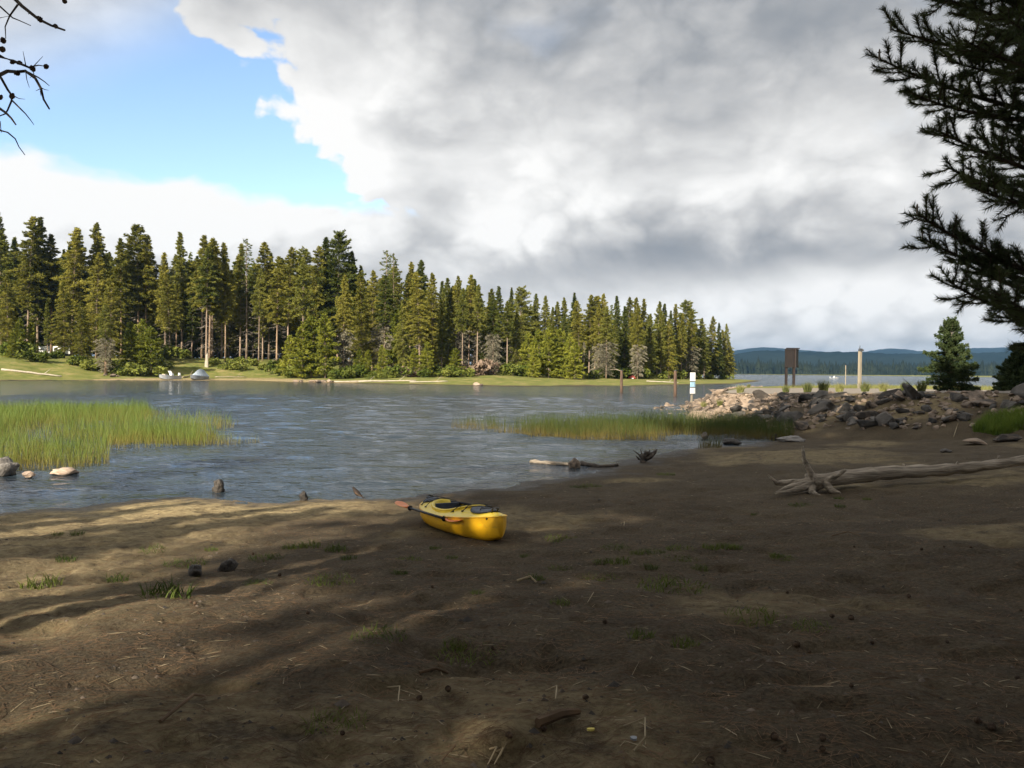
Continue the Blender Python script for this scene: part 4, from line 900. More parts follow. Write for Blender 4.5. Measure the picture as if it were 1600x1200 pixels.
# ------------------------------------------------------------------ kayak
M['kay'] = mat('yellow kayak plastic', (0.52, 0.27, 0.02), (0.82, 0.44, 0.010), scale=9, lo=0.28, hi=0.42, detail=9, rough=0.42, stretch=(0.35, 1, 1.6), spec=0.5, bump=0.03, bscale=40)
M['kay_deck'] = mat('lemon kayak plastic', (0.82, 0.58, 0.03), (0.84, 0.62, 0.05), scale=3, rough=0.40, spec=0.5, bump=0.03, bscale=40)
M['black'] = mat('black rubber', (0.012, 0.012, 0.014), (0.03, 0.03, 0.034), scale=20, rough=0.5)
M['navy'] = mat('navy hatch cover', (0.035, 0.045, 0.065), (0.060, 0.073, 0.098), scale=10, rough=0.45)
M['orange'] = mat('orange paddle blade', (0.72, 0.17, 0.012), (0.78, 0.22, 0.02), scale=6, rough=0.4, spec=0.5)
KL = 1.475
def k_b(t): return 0.032 + 0.325 * (1 - abs(t) ** 2.5) ** 0.85
def k_s(t): return 0.235 + 0.055 * t * t + (0.02 * t if t > 0 else 0)
def k_k(t): return 0.085 * max(0, (abs(t) - 0.70) / 0.30) ** 2
def k_deck(t, y):
    b = k_b(t); c = 0.050 + 0.045 * math.exp(-((t - 0.42) / 0.22) ** 2) + 0.025 * math.exp(-((t + 0.6) / 0.2) ** 2); c *= min(1, (1 - abs(t)) * 6 + 0.25)
    return k_s(t) + c * (1 - min(1, abs(y) / b) ** 2.2)
def kayak():
    bow = Vector((-0.10, 9.08)); stern = Vector((-1.21, 11.82)); c = (bow + stern) / 2; dv = bow - stern; rz = math.atan2(dv.y, dv.x)
    zb, zs = gz(*(c + dv * 0.3)), gz(*(c - dv * 0.3))
    K = thing('kayak', 'yellow one-seat kayak pulled up on the sand', 'kayak', (c.x, c.y, (zb + zs) / 2 - 0.015), rz); K.rotation_euler[1] = -math.atan2(zb - zs, dv.length * 0.6)
    T = [math.sin(math.pi / 2 * (-1 + 2 * i / 60)) for i in range(61)]
    mb = MB(); secs = []
    for t in T:
        b, s, k = k_b(t), k_s(t), k_k(t); row = []
        for j in range(-12, 13):
            a = abs(j) / 12 * math.pi / 2; y = b * math.sin(a) ** 0.62 * (1 if j >= 0 else -1); z = s - (s - k) * math.cos(a) ** 0.85
            z += 0.0
            y *= 1 + 0.018 * math.exp(-((a - 1.15) / 0.07) ** 2)
            row.append((t * KL, y, z))
        secs.append(row)
    mb.loft(secs, closed=False, caps=False)
    for s_ in (0, 60): mb.f.append(tuple(s_ * 25 + j for j in range(25)))
    mb.build('hull', M['kay'], K, True)
    xc, ca, cw = -0.07, 0.72, 0.245
    mb = MB(); ny = 30
    for t in T:
        b = k_b(t) + 0.004
        for j in range(ny + 1):
            y = b * math.sin(math.pi / 2 * (-1 + 2 * j / ny)); mb.v.append((t * KL, y, k_deck(t, y)))
    for i in range(60):
        for j in range(ny):
            q = [i * (ny + 1) + j, i * (ny + 1) + j + 1, (i + 1) * (ny + 1) + j + 1, (i + 1) * (ny + 1) + j]
            mx = sum(mb.v[a][0] for a in q) / 4; my = sum(mb.v[a][1] for a in q) / 4
            if ((mx - xc) / ca) ** 2 + (my / cw) ** 2 > 1.0: mb.f.append(tuple(q))
    mb.build('deck', M['kay_deck'], K, True)
    n = 64
    def ring(s, dz, x0=xc, a=ca, w=cw): return [(x0 + a * s * math.cos(2 * math.pi * k / n), w * s * math.sin(2 * math.pi * k / n), k_deck((x0 + a * s * math.cos(2 * math.pi * k / n)) / KL, w * s * math.sin(2 * math.pi * k / n)) + dz) for k in range(n)]
    mb = MB(); mb.loft([ring(1.10, -0.012), ring(1.06, 0.02), ring(1.09, 0.028), ring(1.07, 0.038), ring(1.0, 0.038), ring(0.96, 0.028), ring(0.94, -0.03)], caps=False); mb.build('coaming', M['kay_deck'], K, True)
    low = lambda s, z: [(xc + ca * s * math.cos(2 * math.pi * k / n), cw * s * math.sin(2 * math.pi * k / n), z) for k in range(n)]
    mb = MB(); mb.loft([ring(0.95, -0.02), low(0.98, 0.16), low(0.85, 0.07), low(0.4, 0.05)], caps=False); mb.f.append(tuple(range(3 * n, 4 * n))); mb.build('cockpit_liner', M['black'], K, True)
    mb = MB(); mb.box((xc - 0.16, 0, 0.085), (0.36, 0.34, 0.05), 0, 0.9); st = mb.build('seat', M['black'], K)
    mb = MB(); mb.loft([[(xc - 0.36 - 0.02 * h, y, 0.10 + h * 0.1) for y in (-0.17, -0.08, 0, 0.08, 0.17)] + [(xc - 0.40 - 0.02 * h, y, 0.10 + h * 0.1) for y in (0.17, 0.08, 0, -0.08, -0.17)] for h in (0, 1, 2, 2.3)]); mb.build('backrest', M['navy'], st)
    for x0, a, w, nm in ((0.98, 0.27, 0.145, 'hatch_cover'), (-1.06, 0.20, 0.16, 'hatch_cover')):
        mb = MB(); mb.loft([ring(1.0, 0.002, x0, a, w), ring(1.0, 0.022, x0, a, w), ring(0.93, 0.030, x0, a, w), ring(0.6, 0.032, x0, a, w), ring(0.05, 0.034, x0, a, w)], caps=False); mb.f.append(tuple(range(4 * n, 5 * n))); h_ = mb.build(nm, M['navy'], K, True)
        r = MB(); r.tube(ring(1.03, 0.012, x0, a, w) + [ring(1.03, 0.012, x0, a, w)[0]], 0.009, 6); r.build('rim', M['black'], h_, True)
    def on(x, y, dz=0.008): return (x, y, k_deck(x / KL, y) + dz)
    def cord(pts):
        P = []
        for (x1, y1), (x2, y2) in zip(pts[:-1], pts[1:]): P += [on(x1 + (x2 - x1) * k / 6, y1 + (y2 - y1) * k / 6, 0.045 if 0 < k < 6 and abs(x1) < 1.2 else 0.012) for k in range(7)]
        m_ = MB(); m_.tube(P, 0.005, 5); m_.build('bungee_cord', M['black'], K)
    for pts in ([(0.48, -0.27), (0.74, 0.20)], [(0.48, 0.27), (0.74, -0.20)], [(0.72, -0.20), (1.06, 0.11)], [(0.72, 0.20), (1.06, -0.11)], [(1.06, -0.11), (1.24, 0.0), (1.06, 0.11)], [(-0.66, -0.26), (-0.96, 0.23)], [(-0.66, 0.26), (-0.96, -0.23)], [(-0.96, -0.23), (-1.2, 0.1)], [(-0.96, 0.23), (-1.2, -0.1)]): cord(pts)
    for x, y in ((0.48, -0.24), (0.48, 0.24), (0.72, -0.20), (0.72, 0.20), (1.06, -0.11), (1.06, 0.11), (-0.66, -0.26), (-0.66, 0.26), (-0.96, 0.23), (-0.96, -0.23)):
        m_ = MB(); p = on(x, y, 0.004); m_.tube([p, (p[0], p[1], p[2] + 0.014)], [0.016, 0.012], 8); m_.build('fitting', M['black'], K)
    for s in (1, -1):
        m_ = MB(); x = 1.33 * s; m_.tube([on(x - 0.05 * s, 0.03, 0.0), on(x - 0.01 * s, 0.035, 0.05), on(x + 0.03 * s, 0.0, 0.06), on(x - 0.01 * s, -0.035, 0.05), on(x - 0.05 * s, -0.03, 0.0)], 0.011, 6); m_.build('toggle_handle', M['black'], K, True)
    m_ = MB(); m_.tube([(1.34, -k_b(1.34 / KL) - 0.004, 0.285), (1.34, -k_b(1.34 / KL) + 0.02, 0.285)], 0.018, 10); m_.build('drain_plug', M['black'], K)
    m_ = MB()
    P = [(t * KL, k_b(t) + 0.003, k_s(t)) for t in T] + [(t * KL, -k_b(t) - 0.003, k_s(t)) for t in reversed(T)]; m_.tube(P + [P[0]], 0.007, 5); m_.build('seam_strip', M['kay'], K, True)
    return K
KAY = kayak()
def paddle(p, q, label, blade2=True, roll=0.3):
    d = (q - p); L = d.length; o = thing('paddle', label, 'paddle', p); x = d.normalized(); y = Vector((0, 0, 1)).cross(x).normalized(); z = x.cross(y)
    o.rotation_mode = 'QUATERNION'; o.rotation_quaternion = Matrix((x, y, z)).transposed().to_quaternion()
    m_ = MB(); m_.tube([(0.36, 0, 0), (L - 0.36 if blade2 else L, 0, 0)], 0.0155, 10); sh = m_.build('shaft', M['black'], o, True)
    for k in (0.46, L - 0.46):
        m_ = MB(); m_.tube([(k - 0.012, 0, 0), (k, 0, 0), (k + 0.012, 0, 0)], [0.018, 0.036, 0.018], 10); m_.build('drip_ring', M['black'], sh)
    def blade(x0, s):
        prof = [(0.0, 0.016, 0.016), (0.06, 0.035, 0.012), (0.13, 0.052, 0.007), (0.22, 0.066, 0.006), (0.32, 0.066, 0.006), (0.39, 0.050, 0.005), (0.43, 0.02, 0.004)]; m_ = MB(); secs = []
        for a, w, t in prof:
            row = []
            for k in range(12):
                an = 2 * math.pi * k / 12; yy = w * math.cos(an); zz = t * math.sin(an) + 0.22 * yy * yy / 0.09 * 0.4 + 0.04 * (a / 0.43) ** 2
                row.append((x0 + s * a, yy * math.cos(roll) - zz * math.sin(roll), yy * math.sin(roll) + zz * math.cos(roll)))
            secs.append(row)
        m_.loft(secs); m_.build('blade', M['orange'], o, True)
    blade(0.40, -1)
    if blade2: blade(L - 0.40, 1)
    return o
paddle(at(622, 788, 11.3), at(719, 818, 9.5), 'paddle with two orange blades lying along the near side of the kayak', True, 0.12)
def pole():
    a, b = at(668, 777, 11.67), at(738, 789, 10.75); o = thing('boat_pole', 'black pole lying along the far side of the kayak deck', 'pole', a)
    m_ = MB(); m_.tube([(0, 0, 0), tuple(b - a)], 0.017, 9); m_.build('shaft', M['black'], o, True)
    m_ = MB(); e = (b - a); m_.tube([tuple(e * 0.995), tuple(e * 1.02)], 0.021, 9); m_.build('end_cap', M['navy'], o, True)
pole()

# ------------------------------------------------------------------ driftwood
M['drift'] = mat('weathered driftwood', (0.16, 0.13, 0.095), (0.48, 0.40, 0.31), scale=2.2, rough=0.9, bump=0.9, bscale=6, stretch=(0.5, 7, 7), detail=8)
M['drift_pale'] = mat('bleached driftwood', (0.30, 0.26, 0.20), (0.50, 0.44, 0.36), scale=3, rough=0.9, bump=0.5, bscale=8, stretch=(0.6, 5, 5))
M['drift_dark'] = mat('wet driftwood', (0.035, 0.028, 0.022), (0.11, 0.085, 0.065), scale=4, rough=0.7, bump=0.6, bscale=8, stretch=(0.6, 5, 5))
def limb_pts(a, b, n, wob, seed, sag=0.0):
    g = random.Random(seed); return [a.lerp(b, k / (n - 1)) + Vector((g.gauss(0, wob), g.gauss(0, wob), g.gauss(0, wob) * 0.5 - sag * math.sin(math.pi * k / (n - 1)))) for k in range(n)]
def big_log():
    root = ground_at(1262, 769); end = ground_at(1640, 736); o = thing('driftwood_log', 'long grey fallen log with an upright root prong on the beach', 'log', root)
    d = end - root; rz = math.atan2(d.y, d.x); o.rotation_euler[2] = rz; ln = math.hypot(d.x, d.y); dz = d.z
    m_ = MB(); n = 34; g = random.Random(4); P = []; R_ = []
    for k in range(n):
        t = k / (n - 1); P.append((ln * 1.15 * t + 0.05, 0.10 * math.sin(t * 4.5), 0.15 + dz * 1.15 * t + 0.03 * math.sin(t * 9) + 0.10 * t)); R_.append((0.132 - 0.062 * t) * (1 + 0.10 * math.sin(k * 2.1)) + (0.05 if k == 0 else 0))
    m_.tube(P, R_, 14, True, 0.09, 9); m_.build('trunk', M['drift'], o, True)
    for pts, rr, sd in (([(0.15, 0, 0.15), (0.02, -0.02, 0.35), (-0.08, 0.0, 0.56), (-0.10, 0.02, 0.78)], [0.085, 0.055, 0.038, 0.018], 1), ([(0.15, 0, 0.14), (-0.2, -0.12, 0.08), (-0.5, -0.2, 0.05), (-0.75, -0.25, 0.03)], [0.09, 0.055, 0.035, 0.012], 2),
                        ([(0.15, 0.05, 0.14), (-0.15, 0.2, 0.14), (-0.4, 0.3, 0.12), (-0.55, 0.32, 0.26)], [0.10, 0.06, 0.04, 0.012], 3), ([(0.25, -0.1, 0.16), (0.3, -0.22, 0.05), (0.40, -0.32, 0.02)], [0.07, 0.05, 0.02], 4),
                        ([(0.2, -0.05, 0.15), (0.38, -0.2, 0.28), (0.52, -0.28, 0.40)], [0.07, 0.045, 0.02], 5), ([(0.1, 0, 0.12), (-0.1, -0.25, 0.04), (0.0, -0.42, -0.02)], [0.08, 0.045, 0.015], 6), ([(0.1, 0, 0.12), (-0.3, 0.0, 0.10), (-0.62, -0.02, 0.0)], [0.10, 0.06, 0.02], 7)):
        q = MB(); V_ = [Vector(p) for p in pts]; path = []
        for k in range(len(V_) - 1): path += [V_[k].lerp(V_[k + 1], s / 3) for s in range(3)]
        path.append(V_[-1]); rad = np.interp(np.linspace(0, 1, len(path)), np.linspace(0, 1, len(rr)), rr).tolist(); q.tube(path, rad, 9, True, 0.14, sd); q.build('root', M['drift'], o, True)
    for t, a, l in ((0.35, 0.4, 0.12), (0.52, -0.3, 0.10), (0.68, 0.2, 0.14), (0.8, 0.9, 0.09)):
        k = int(t * (n - 1)); p = Vector(P[k]); q = MB(); q.tube([p, p + Vector((0.03, math.sin(a) * l, R_[k] + l * 0.35))], [0.04, 0.018], 7, True, 0.1, k); q.build('branch_stub', M['drift'], o)
big_log()
def simple_log(name, pts, rad, label, m, seed, cat='driftwood', group=None, parts=()):
    base = pts[0]; o = thing(name, label, cat, base, 0, group); n = len(pts)
    q = MB(); P = []
    for k in range(n - 1): P += [pts[k].lerp(pts[k + 1], s / 4) - base for s in range(4)]
    P.append(pts[-1] - base); g = random.Random(seed); P = [p + Vector((g.gauss(0, rad * 0.12), g.gauss(0, rad * 0.12), g.gauss(0, rad * 0.12))) for p in P]
    q.tube(P, [rad * (1 - 0.45 * k / len(P)) * g.uniform(0.9, 1.1) for k in range(len(P))], 9, True, 0.1, seed); q.build('trunk', M[m], o, True)
    for a, b, r in parts:
        q = MB(); q.tube(limb_pts(a - base, b - base, 5, r * 0.3, seed + 3), [r, r * 0.85, r * 0.7, r * 0.5, r * 0.25], 6, True, 0.1, seed); q.build('branch', M[m], o, True)
def wz(px, py, dz=0.03): x, y = W(px, py); return Vector((x, y, dz))
simple_log('driftwood_log', [wz(829, 724), wz(860, 726), wz(892, 728)], 0.075, 'reddish driftwood floating left of the tan stone', 'drift', 21)
simple_log('driftwood_log', [wz(908, 727), wz(938, 731), wz(965, 730, 0.05)], 0.06, 'dark driftwood floating right of the tan stone', 'drift_dark', 22)
def stump():
    b = ground_at(1004, 722); p = lambda px, py, dd=0: at(px, py, b.y + dd)
    simple_log('root_stump', [Vector((b.x, b.y, b.z - 0.05)), p(1005, 712), p(1012, 708)], 0.09, 'dark broken root stump with clawing prongs at the waterline', 'drift_dark', 31, 'stump', None,
               [(p(1005, 716), p(990, 704), 0.035), (p(1003, 715), p(1001, 702, 0.1), 0.03), (p(1008, 716), p(1027, 703, 0.1), 0.10), (p(1006, 714), p(1008, 703, -0.1), 0.03), (p(1010, 718), p(1022, 709, -0.05), 0.08), (p(1000, 718), p(993, 712, -0.1), 0.03), (p(1007, 718), p(1016, 703), 0.05)])
stump()
def far_log(x0, x1, py, D, r, label, m='drift_pale', dy=0.0):
    a = Vector(((x0 - 800) / F * D, D, 0)); b = Vector(((x1 - 800) / F * (D + dy), D + dy, 0)); a.z = gz(a.x, a.y) + r * 0.7; b.z = gz(b.x, b.y) + r * 0.7; r *= 0.7
    g = random.Random(int(x0)); mid = a.lerp(b, 0.5); mid.z = gz(mid.x, mid.y) + r
    simple_log('driftwood_log', [a, mid, b], r, label, m, int(x0) + 5, 'driftwood', 'logs on the far shore', [(a.lerp(b, 0.7), a.lerp(b, 0.78) + Vector((0.3, 0, 0.9)), r * 0.4)])
far_log(2, 96, 578, 137, 0.28, 'long pale log on the left end of the far shore', dy=2)
far_log(285, 302, 588, 150, 0.22, 'tan log propped beside the beached boats', 'drift', dy=8)
far_log(336, 385, 584, 156, 0.14, 'thin grey log on the grass right of the boats', 'drift', dy=3)
far_log(520, 600, 587, 138, 0.16, 'pale log on the grass right of the far rock pile')
far_log(560, 650, 588, 137, 0.2, 'longest bleached log near the middle of the far shore', dy=1)
far_log(640, 700, 588, 135, 0.16, 'bleached log right of the longest one on the far shore', dy=1)
far_log(1010, 1060, 590, 165, 0.16, 'pale log on the grass below the right end of the forest')
# ------------------------------------------------------------------ boats and things on the far shore
M['alu'] = mat('grey aluminium', (0.20, 0.215, 0.235), (0.31, 0.325, 0.345), scale=2, rough=0.4, spec=0.5)
M['white'] = mat('white paint', (0.74, 0.74, 0.72), (0.82, 0.82, 0.80), scale=4, rough=0.5)
M['tarp'] = mat('pale blue tarpaulin', (0.28, 0.34, 0.41), (0.42, 0.47, 0.52), scale=2, rough=0.7, bump=0.4, bscale=3)
M['red'] = mat('red canvas', (0.30, 0.045, 0.04), (0.40, 0.08, 0.06), scale=3, rough=0.8)
M['brown'] = mat('shaded brown wood', (0.009, 0.007, 0.007), (0.018, 0.013, 0.012), scale=3, rough=0.8, stretch=(6, 6, 0.6), bump=0.3, bscale=10)  # darker copy of the brown, shade of the left board in the colour
M['brown_lit'] = mat('lit brown wood', (0.016, 0.012, 0.011), (0.030, 0.021, 0.019), scale=3, rough=0.7)  # lighter copy of the brown for the board face in the light
M['post'] = mat('weathered tan post', (0.20, 0.172, 0.13), (0.33, 0.285, 0.215), scale=3, rough=0.9, stretch=(5, 5, 0.5), bump=0.3, bscale=10)
M['pile'] = mat('creosoted piling', (0.045, 0.03, 0.022), (0.15, 0.095, 0.065), scale=3, rough=0.9, stretch=(5, 5, 0.5), bump=0.4, bscale=8)
M['blue'] = mat('pale blue print', (0.30, 0.52, 0.68), (0.42, 0.62, 0.76), scale=6, rough=0.5)
M['dark_metal'] = mat('dark metal', (0.03, 0.033, 0.036), (0.06, 0.064, 0.07), scale=6, rough=0.5)
def boat(px, D, rz, label, tarp, L=4.6, w=0.95, h=0.75):
    x = (px - 800) / F * D; o = thing('fishing_boat', label, 'boat', (x, D, max(gz(x, D), -0.05) - 0.08), rz)
    secs = []
    for i in range(15):
        t = i / 14; b = w * (1 - max(0, (t - 0.45) / 0.55) ** 2.2) * 0.98 + 0.03; k = 0.35 * max(0, (t - 0.7) / 0.3) ** 2; s = h + 0.22 * t * t
        secs.append([(-L / 2 + L * t, -b, s), (-L / 2 + L * t, -b * 0.86, k + 0.12), (-L / 2 + L * t, 0, k), (-L / 2 + L * t, b * 0.86, k + 0.12), (-L / 2 + L * t, b, s), (-L / 2 + L * t, b * 0.9, s - 0.02), (-L / 2 + L * t, 0, k + 0.12), (-L / 2 + L * t, -b * 0.9, s - 0.02)])
    m_ = MB(); m_.loft(secs); m_.build('hull', M['alu'], o)
    for t in (-0.25, 0.1):
        m_ = MB(); m_.box((L * t, 0, h * 0.7), (0.28, 2 * w * 0.86, 0.05)); m_.build('bench', M['white'], o)
    m_ = MB(); m_.box((-L / 2 - 0.12, 0, h + 0.28), (0.32, 0.34, 0.44), 0, 0.8); mo = m_.build('outboard_motor', M['white'], o); m_ = MB(); m_.box((-L / 2 - 0.16, 0, h - 0.25), (0.14, 0.1, 0.75)); m_.build('motor_leg', M['dark_metal'], mo)
    if tarp:
        secs = []
        for i in range(9):
            t = i / 8; b = (w + 0.06) * (1 - max(0, (t - 0.45) / 0.55) ** 2.2) * 0.98 + 0.05; s = h + 0.22 * t * t; r = 1.25 * math.sin(math.pi * min(1, 0.25 + t * 0.9)) ** 0.7
            secs.append([(-L / 2 + L * t * 0.97, -b, s - 0.12), (-L / 2 + L * t * 0.97, -b * 0.5, s + r * 0.42), (-L / 2 + L * t * 0.97, 0, s + r), (-L / 2 + L * t * 0.97, b * 0.5, s + r * 0.42), (-L / 2 + L * t * 0.97, b, s - 0.12)])
        m_ = MB(); m_.loft(secs); m_.build('tarpaulin', M['tarp'], o)
    else:
        m_ = MB(); m_.box((-0.5, 0, h + 0.15), (0.5, 0.6, 0.5), 0.2, 0.85); m_.build('console', M['white'], o)
        m_ = MB(); m_.loft([[(-0.32, y, h + 0.4), (-0.05, y * 0.9, h + 0.85), (-0.09, y * 0.9, h + 0.85), (-0.36, y, h + 0.4)] for y in (-0.5, 0, 0.5)]); m_.build('windscreen', M['white'], o)
        m_ = MB(); m_.box((0.9, 0.1, h + 0.1), (0.9, 0.9, 0.35), 0.4, 0.7); m_.build('gear_bundle', M['drift_pale'], o)
    return o
boat(264, 144.5, math.radians(-125), 'beached grey boat with white console and piled gear, left of the covered boat', False, 3.8)
boat(309, 146.5, math.radians(-100), 'beached boat under a peaked pale blue tarpaulin', True, 4.4)
def powerboat(px, D):
    x = (px - 800) / F * D; o = boat(px, D, math.radians(8), 'small white motorboat far out on the open lake', False, 4.6, 0.9, 0.7); o.location = (x, D, -0.15)
powerboat(1304, 395)
for i, (px, D, s) in enumerate(((488, 138, 1.0), (497, 137, 1.4), (505, 138, 1.1), (514, 138.5, 1.3), (462, 140, 0.8), (470, 139, 0.9), (518, 137.5, 0.7), (745, 125, 1.1), (752, 124.5, 0.8), (165, 146, 0.9), (176, 145, 1.2), (186, 146, 0.8))):
    x = (px - 800) / F * D; g = 'far rock pile on the point' if i < 7 else 'rocks at the edge of the grass' if i < 9 else 'rocks beside the lone orange trunk'
    o = obj('rock', HR[(i * 5) % 16], None, None, (x, D, gz(x, D) + 0.15 * s), (0.2, 0.1, i * 1.7), (s * 1.5, s, s * 0.9))
    lab = [f'{ORD[i]} rock from left of the grey pile on the far waterline', f'{("left", "right")[(i - 7) % 2]} rock of the pair right of mid far shore', f'{("left", "middle", "right")[(i - 9) % 3]} rock beside the lone orange trunk'][0 if i < 7 else 1 if i < 9 else 2]
    tag(o, lab, 'rock', g)
def lone_trunk():
    D = 147; px = 165; x = (px - 800) / F * D
    o = plant('pine_tree', PROTO['skirted'][0], x, D, 13, 'short pine with a bare orange trunk at the far water edge', 'trees of the far wooded point', wide=1.2)
    m_ = MB(); m_.tube([(0, 0, -0.1), (0.03, 0, 3.4), (0.0, 0, 5.2)], [0.60, 0.5, 0.42], 10, True, 0.05, 3); m_.build('bark', M['bark_red'], o, True)
lone_trunk()
def broken_trunk():
    D = 168; px = 323; x = (px - 800) / F * D; z = gz(x, D); o = thing('broken_trunk', 'pale split stump between two tall trunks behind the boats', 'stump', (x, D, z))
    m_ = MB(); m_.tube([(0, 0, -0.2), (0, 0, 1.2), (0.03, 0, 2.3), (0.1, 0, 2.9)], [0.36, 0.31, 0.26, 0.05], 9, True, 0.12, 4); m_.build('trunk', M['drift_pale'], o)
    m_ = MB(); m_.tube([(-0.25, 0, -0.1), (-0.3, 0.02, 0.9), (-0.28, 0, 1.5)], [0.2, 0.14, 0.03], 7, True, 0.12, 5); m_.build('splinter', M['drift_pale'], o)
broken_trunk()
def camper(px, py, D, label):
    x = (px - 800) / F * D; o = thing('camper', label, 'camper', (x, D, gz(x, D)), 0.3); o.scale = (0.8, 0.8, 0.8)
    sec = lambda xx, k: [(xx, -1.1 * k, 0.6), (xx, 1.1 * k, 0.6), (xx, 1.1 * k, 2.5), (xx, 0.9 * k, 2.75), (xx, -0.9 * k, 2.75), (xx, -1.1 * k, 2.5)]
    m_ = MB(); m_.loft([sec(-2.6, 0.94), sec(-2.45, 1), sec(2.3, 1), sec(2.6, 0.9)]); b = m_.build('body', M['white'], o)
    for wx in (-1.4, 0.6):
        m_ = MB(); m_.box((wx, -1.11, 1.85), (1.0, 0.04, 0.6)); m_.build('window', M['dark_metal'], o)
    for wx in (-1.0, 1.0):
        for s in (-1, 1):
            m_ = MB(); m_.tube([(wx, s * 0.95, 0.38), (wx, s * 1.12, 0.38)], 0.38, 14); m_.build('wheel', M['black'], o)
camper(64, 525, 188, 'white camper half hidden behind trees at the left'); camper(97, 522, 184, 'white camper deeper in the trees right of the other camper')
def red_tent(px, D):
    x = (px - 800) / F * D; o = thing('tent', 'small red tent under the trees near the right end of the point', 'tent', (x, D, gz(x, D))); o.scale = (0.75, 0.75, 0.6)
    m_ = MB(); m_.loft([[(-1.2, y, 0.0), (-0.8, y, 0.75), (0, y * 0.8, 1.25), (0.8, y, 0.75), (1.2, y, 0.0)] for y in (-1.1, -0.4, 0.4, 1.1)]); m_.build('canopy', M['red'], o, True)
    m_ = MB(); m_.loft([[(-0.42, -1.13, 0.0), (0.0, -0.95, 0.95), (0.42, -1.13, 0.0)], [(-0.42, -1.17, 0.0), (0.0, -0.99, 0.95), (0.42, -1.17, 0.0)]]); m_.build('door', M['white'], o)
red_tent(987, 184)

# ------------------------------------------------------------------ boat-ramp furniture
def piling(px, D, label, h=2.55, r=0.16):
    x = (px - 800) / F * D; o = thing('dock_piling', label, 'piling', (x, D, 0), 0, 'pilings in the channel')
    m_ = MB(); m_.tube([(0, 0, -1.4), (0.01, 0, 0.8), (0.0, 0.01, 1.8), (0, 0, h)], [r * 1.05, r, r * 0.97, r * 0.93], 14, True, 0.02, int(px)); m_.build('timber', M['pile'], o, True)
    m_ = MB(); m_.tube([(0, 0, h - 0.02), (0, 0, h + 0.05)], [r * 1.0, r * 0.8], 14); m_.build('cap', M['dark_metal'], o, True)
    return o
P1 = piling(971, 93, 'brown timber piling with a thin arm, farther left of the two')
m_ = MB(); m_.tube([(0, 0, 2.45), (-0.6, 0.1, 2.66), (-1.3, 0.2, 2.6)], [0.035, 0.03, 0.025], 6); m_.build('arm', M['drift'], P1)
piling(1055, 80, 'brown timber piling nearer the white marker')
def marker():
    D = 56.0; px = 1082; x = (px - 800) / F * D; z = gz(x, D); o = thing('channel_marker', 'post with stacked white and pale blue signs on the rock tip', 'sign', (x, D, z), 0.55)
    top = CAMZ + (yh(px) - 582) / F * D - z
    m_ = MB(); m_.box((0, 0.06, top / 2 - 0.2), (0.10, 0.10, top + 0.2)); m_.build('post', M['post'], o)
    u = 1 / F * D
    for (za, zb, w, mt, nm) in ((582, 595.5, 0.46, 'white', 'sign_panel'), (597, 604.5, 0.42, 'blue', 'sign_panel'), (606, 615, 0.44, 'white', 'sign_panel')):
        a = top - (za - 582) * u; b = top - (zb - 582) * u; m_ = MB(); m_.box((0, -0.02, (a + b) / 2), (w, 0.05, a - b), 0, 0.97); s = m_.build(nm, M[mt], o)
        m_ = MB(); m_.box((w * 0.30, -0.048, (a + b) / 2), (0.02, 0.01, (a - b) * 0.8)); m_.build('edge_strip', M['dark_metal' if mt == 'blue' else 'alu'], s)
    for k in (596.2, 605.2):
        m_ = MB(); m_.box((0, 0.0, top - (k - 582) * u), (0.44, 0.04, 0.05)); m_.build('bracket', M['dark_metal'], o)
marker()
def kiosk():
    D = 64.0; px = 1238; x = (px - 800) / F * D; z = gz(x, D); o = thing('notice_kiosk', 'brown notice board on two wooden posts beside the ramp road', 'sign', (x, D, z))
    top = CAMZ + (yh(px) - 543) / F * D - z
    A, B, C = (-0.46, 0.10), (0.0, -0.30), (0.42, 0.45)
    for q in (A, B):
        m_ = MB(); m_.box((q[0], q[1], top / 2 - 0.15), (0.17, 0.17, top + 0.1)); m_.build('post', M['brown_lit'], o)
    def board(p, q, mt, label):
        d = Vector((q[0] - p[0], q[1] - p[1])); rz = math.atan2(d.y, d.x); c = ((p[0] + q[0]) / 2, (p[1] + q[1]) / 2)
        nx, ny = math.sin(rz), -math.cos(rz)
        m_ = MB(); m_.box((c[0] + nx * 0.13, c[1] + ny * 0.13, top - 0.85), (d.length + 0.12, 0.07, 1.45), rz); b = m_.build('board', M[mt], o)
        for k in (-1, 1):
            m_ = MB(); m_.box((c[0] + nx * 0.17, c[1] + ny * 0.17, top - 0.85 + k * 0.68), (d.length + 0.16, 0.05, 0.09), rz); m_.build('frame_rail', M['brown'], b)
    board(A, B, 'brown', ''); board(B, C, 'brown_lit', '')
    m_ = MB(); m_.box((0.0, 0.0, top - 0.07), (1.0, 0.24, 0.08), 0.02); m_.build('top_rail', M['brown'], o)
kiosk()
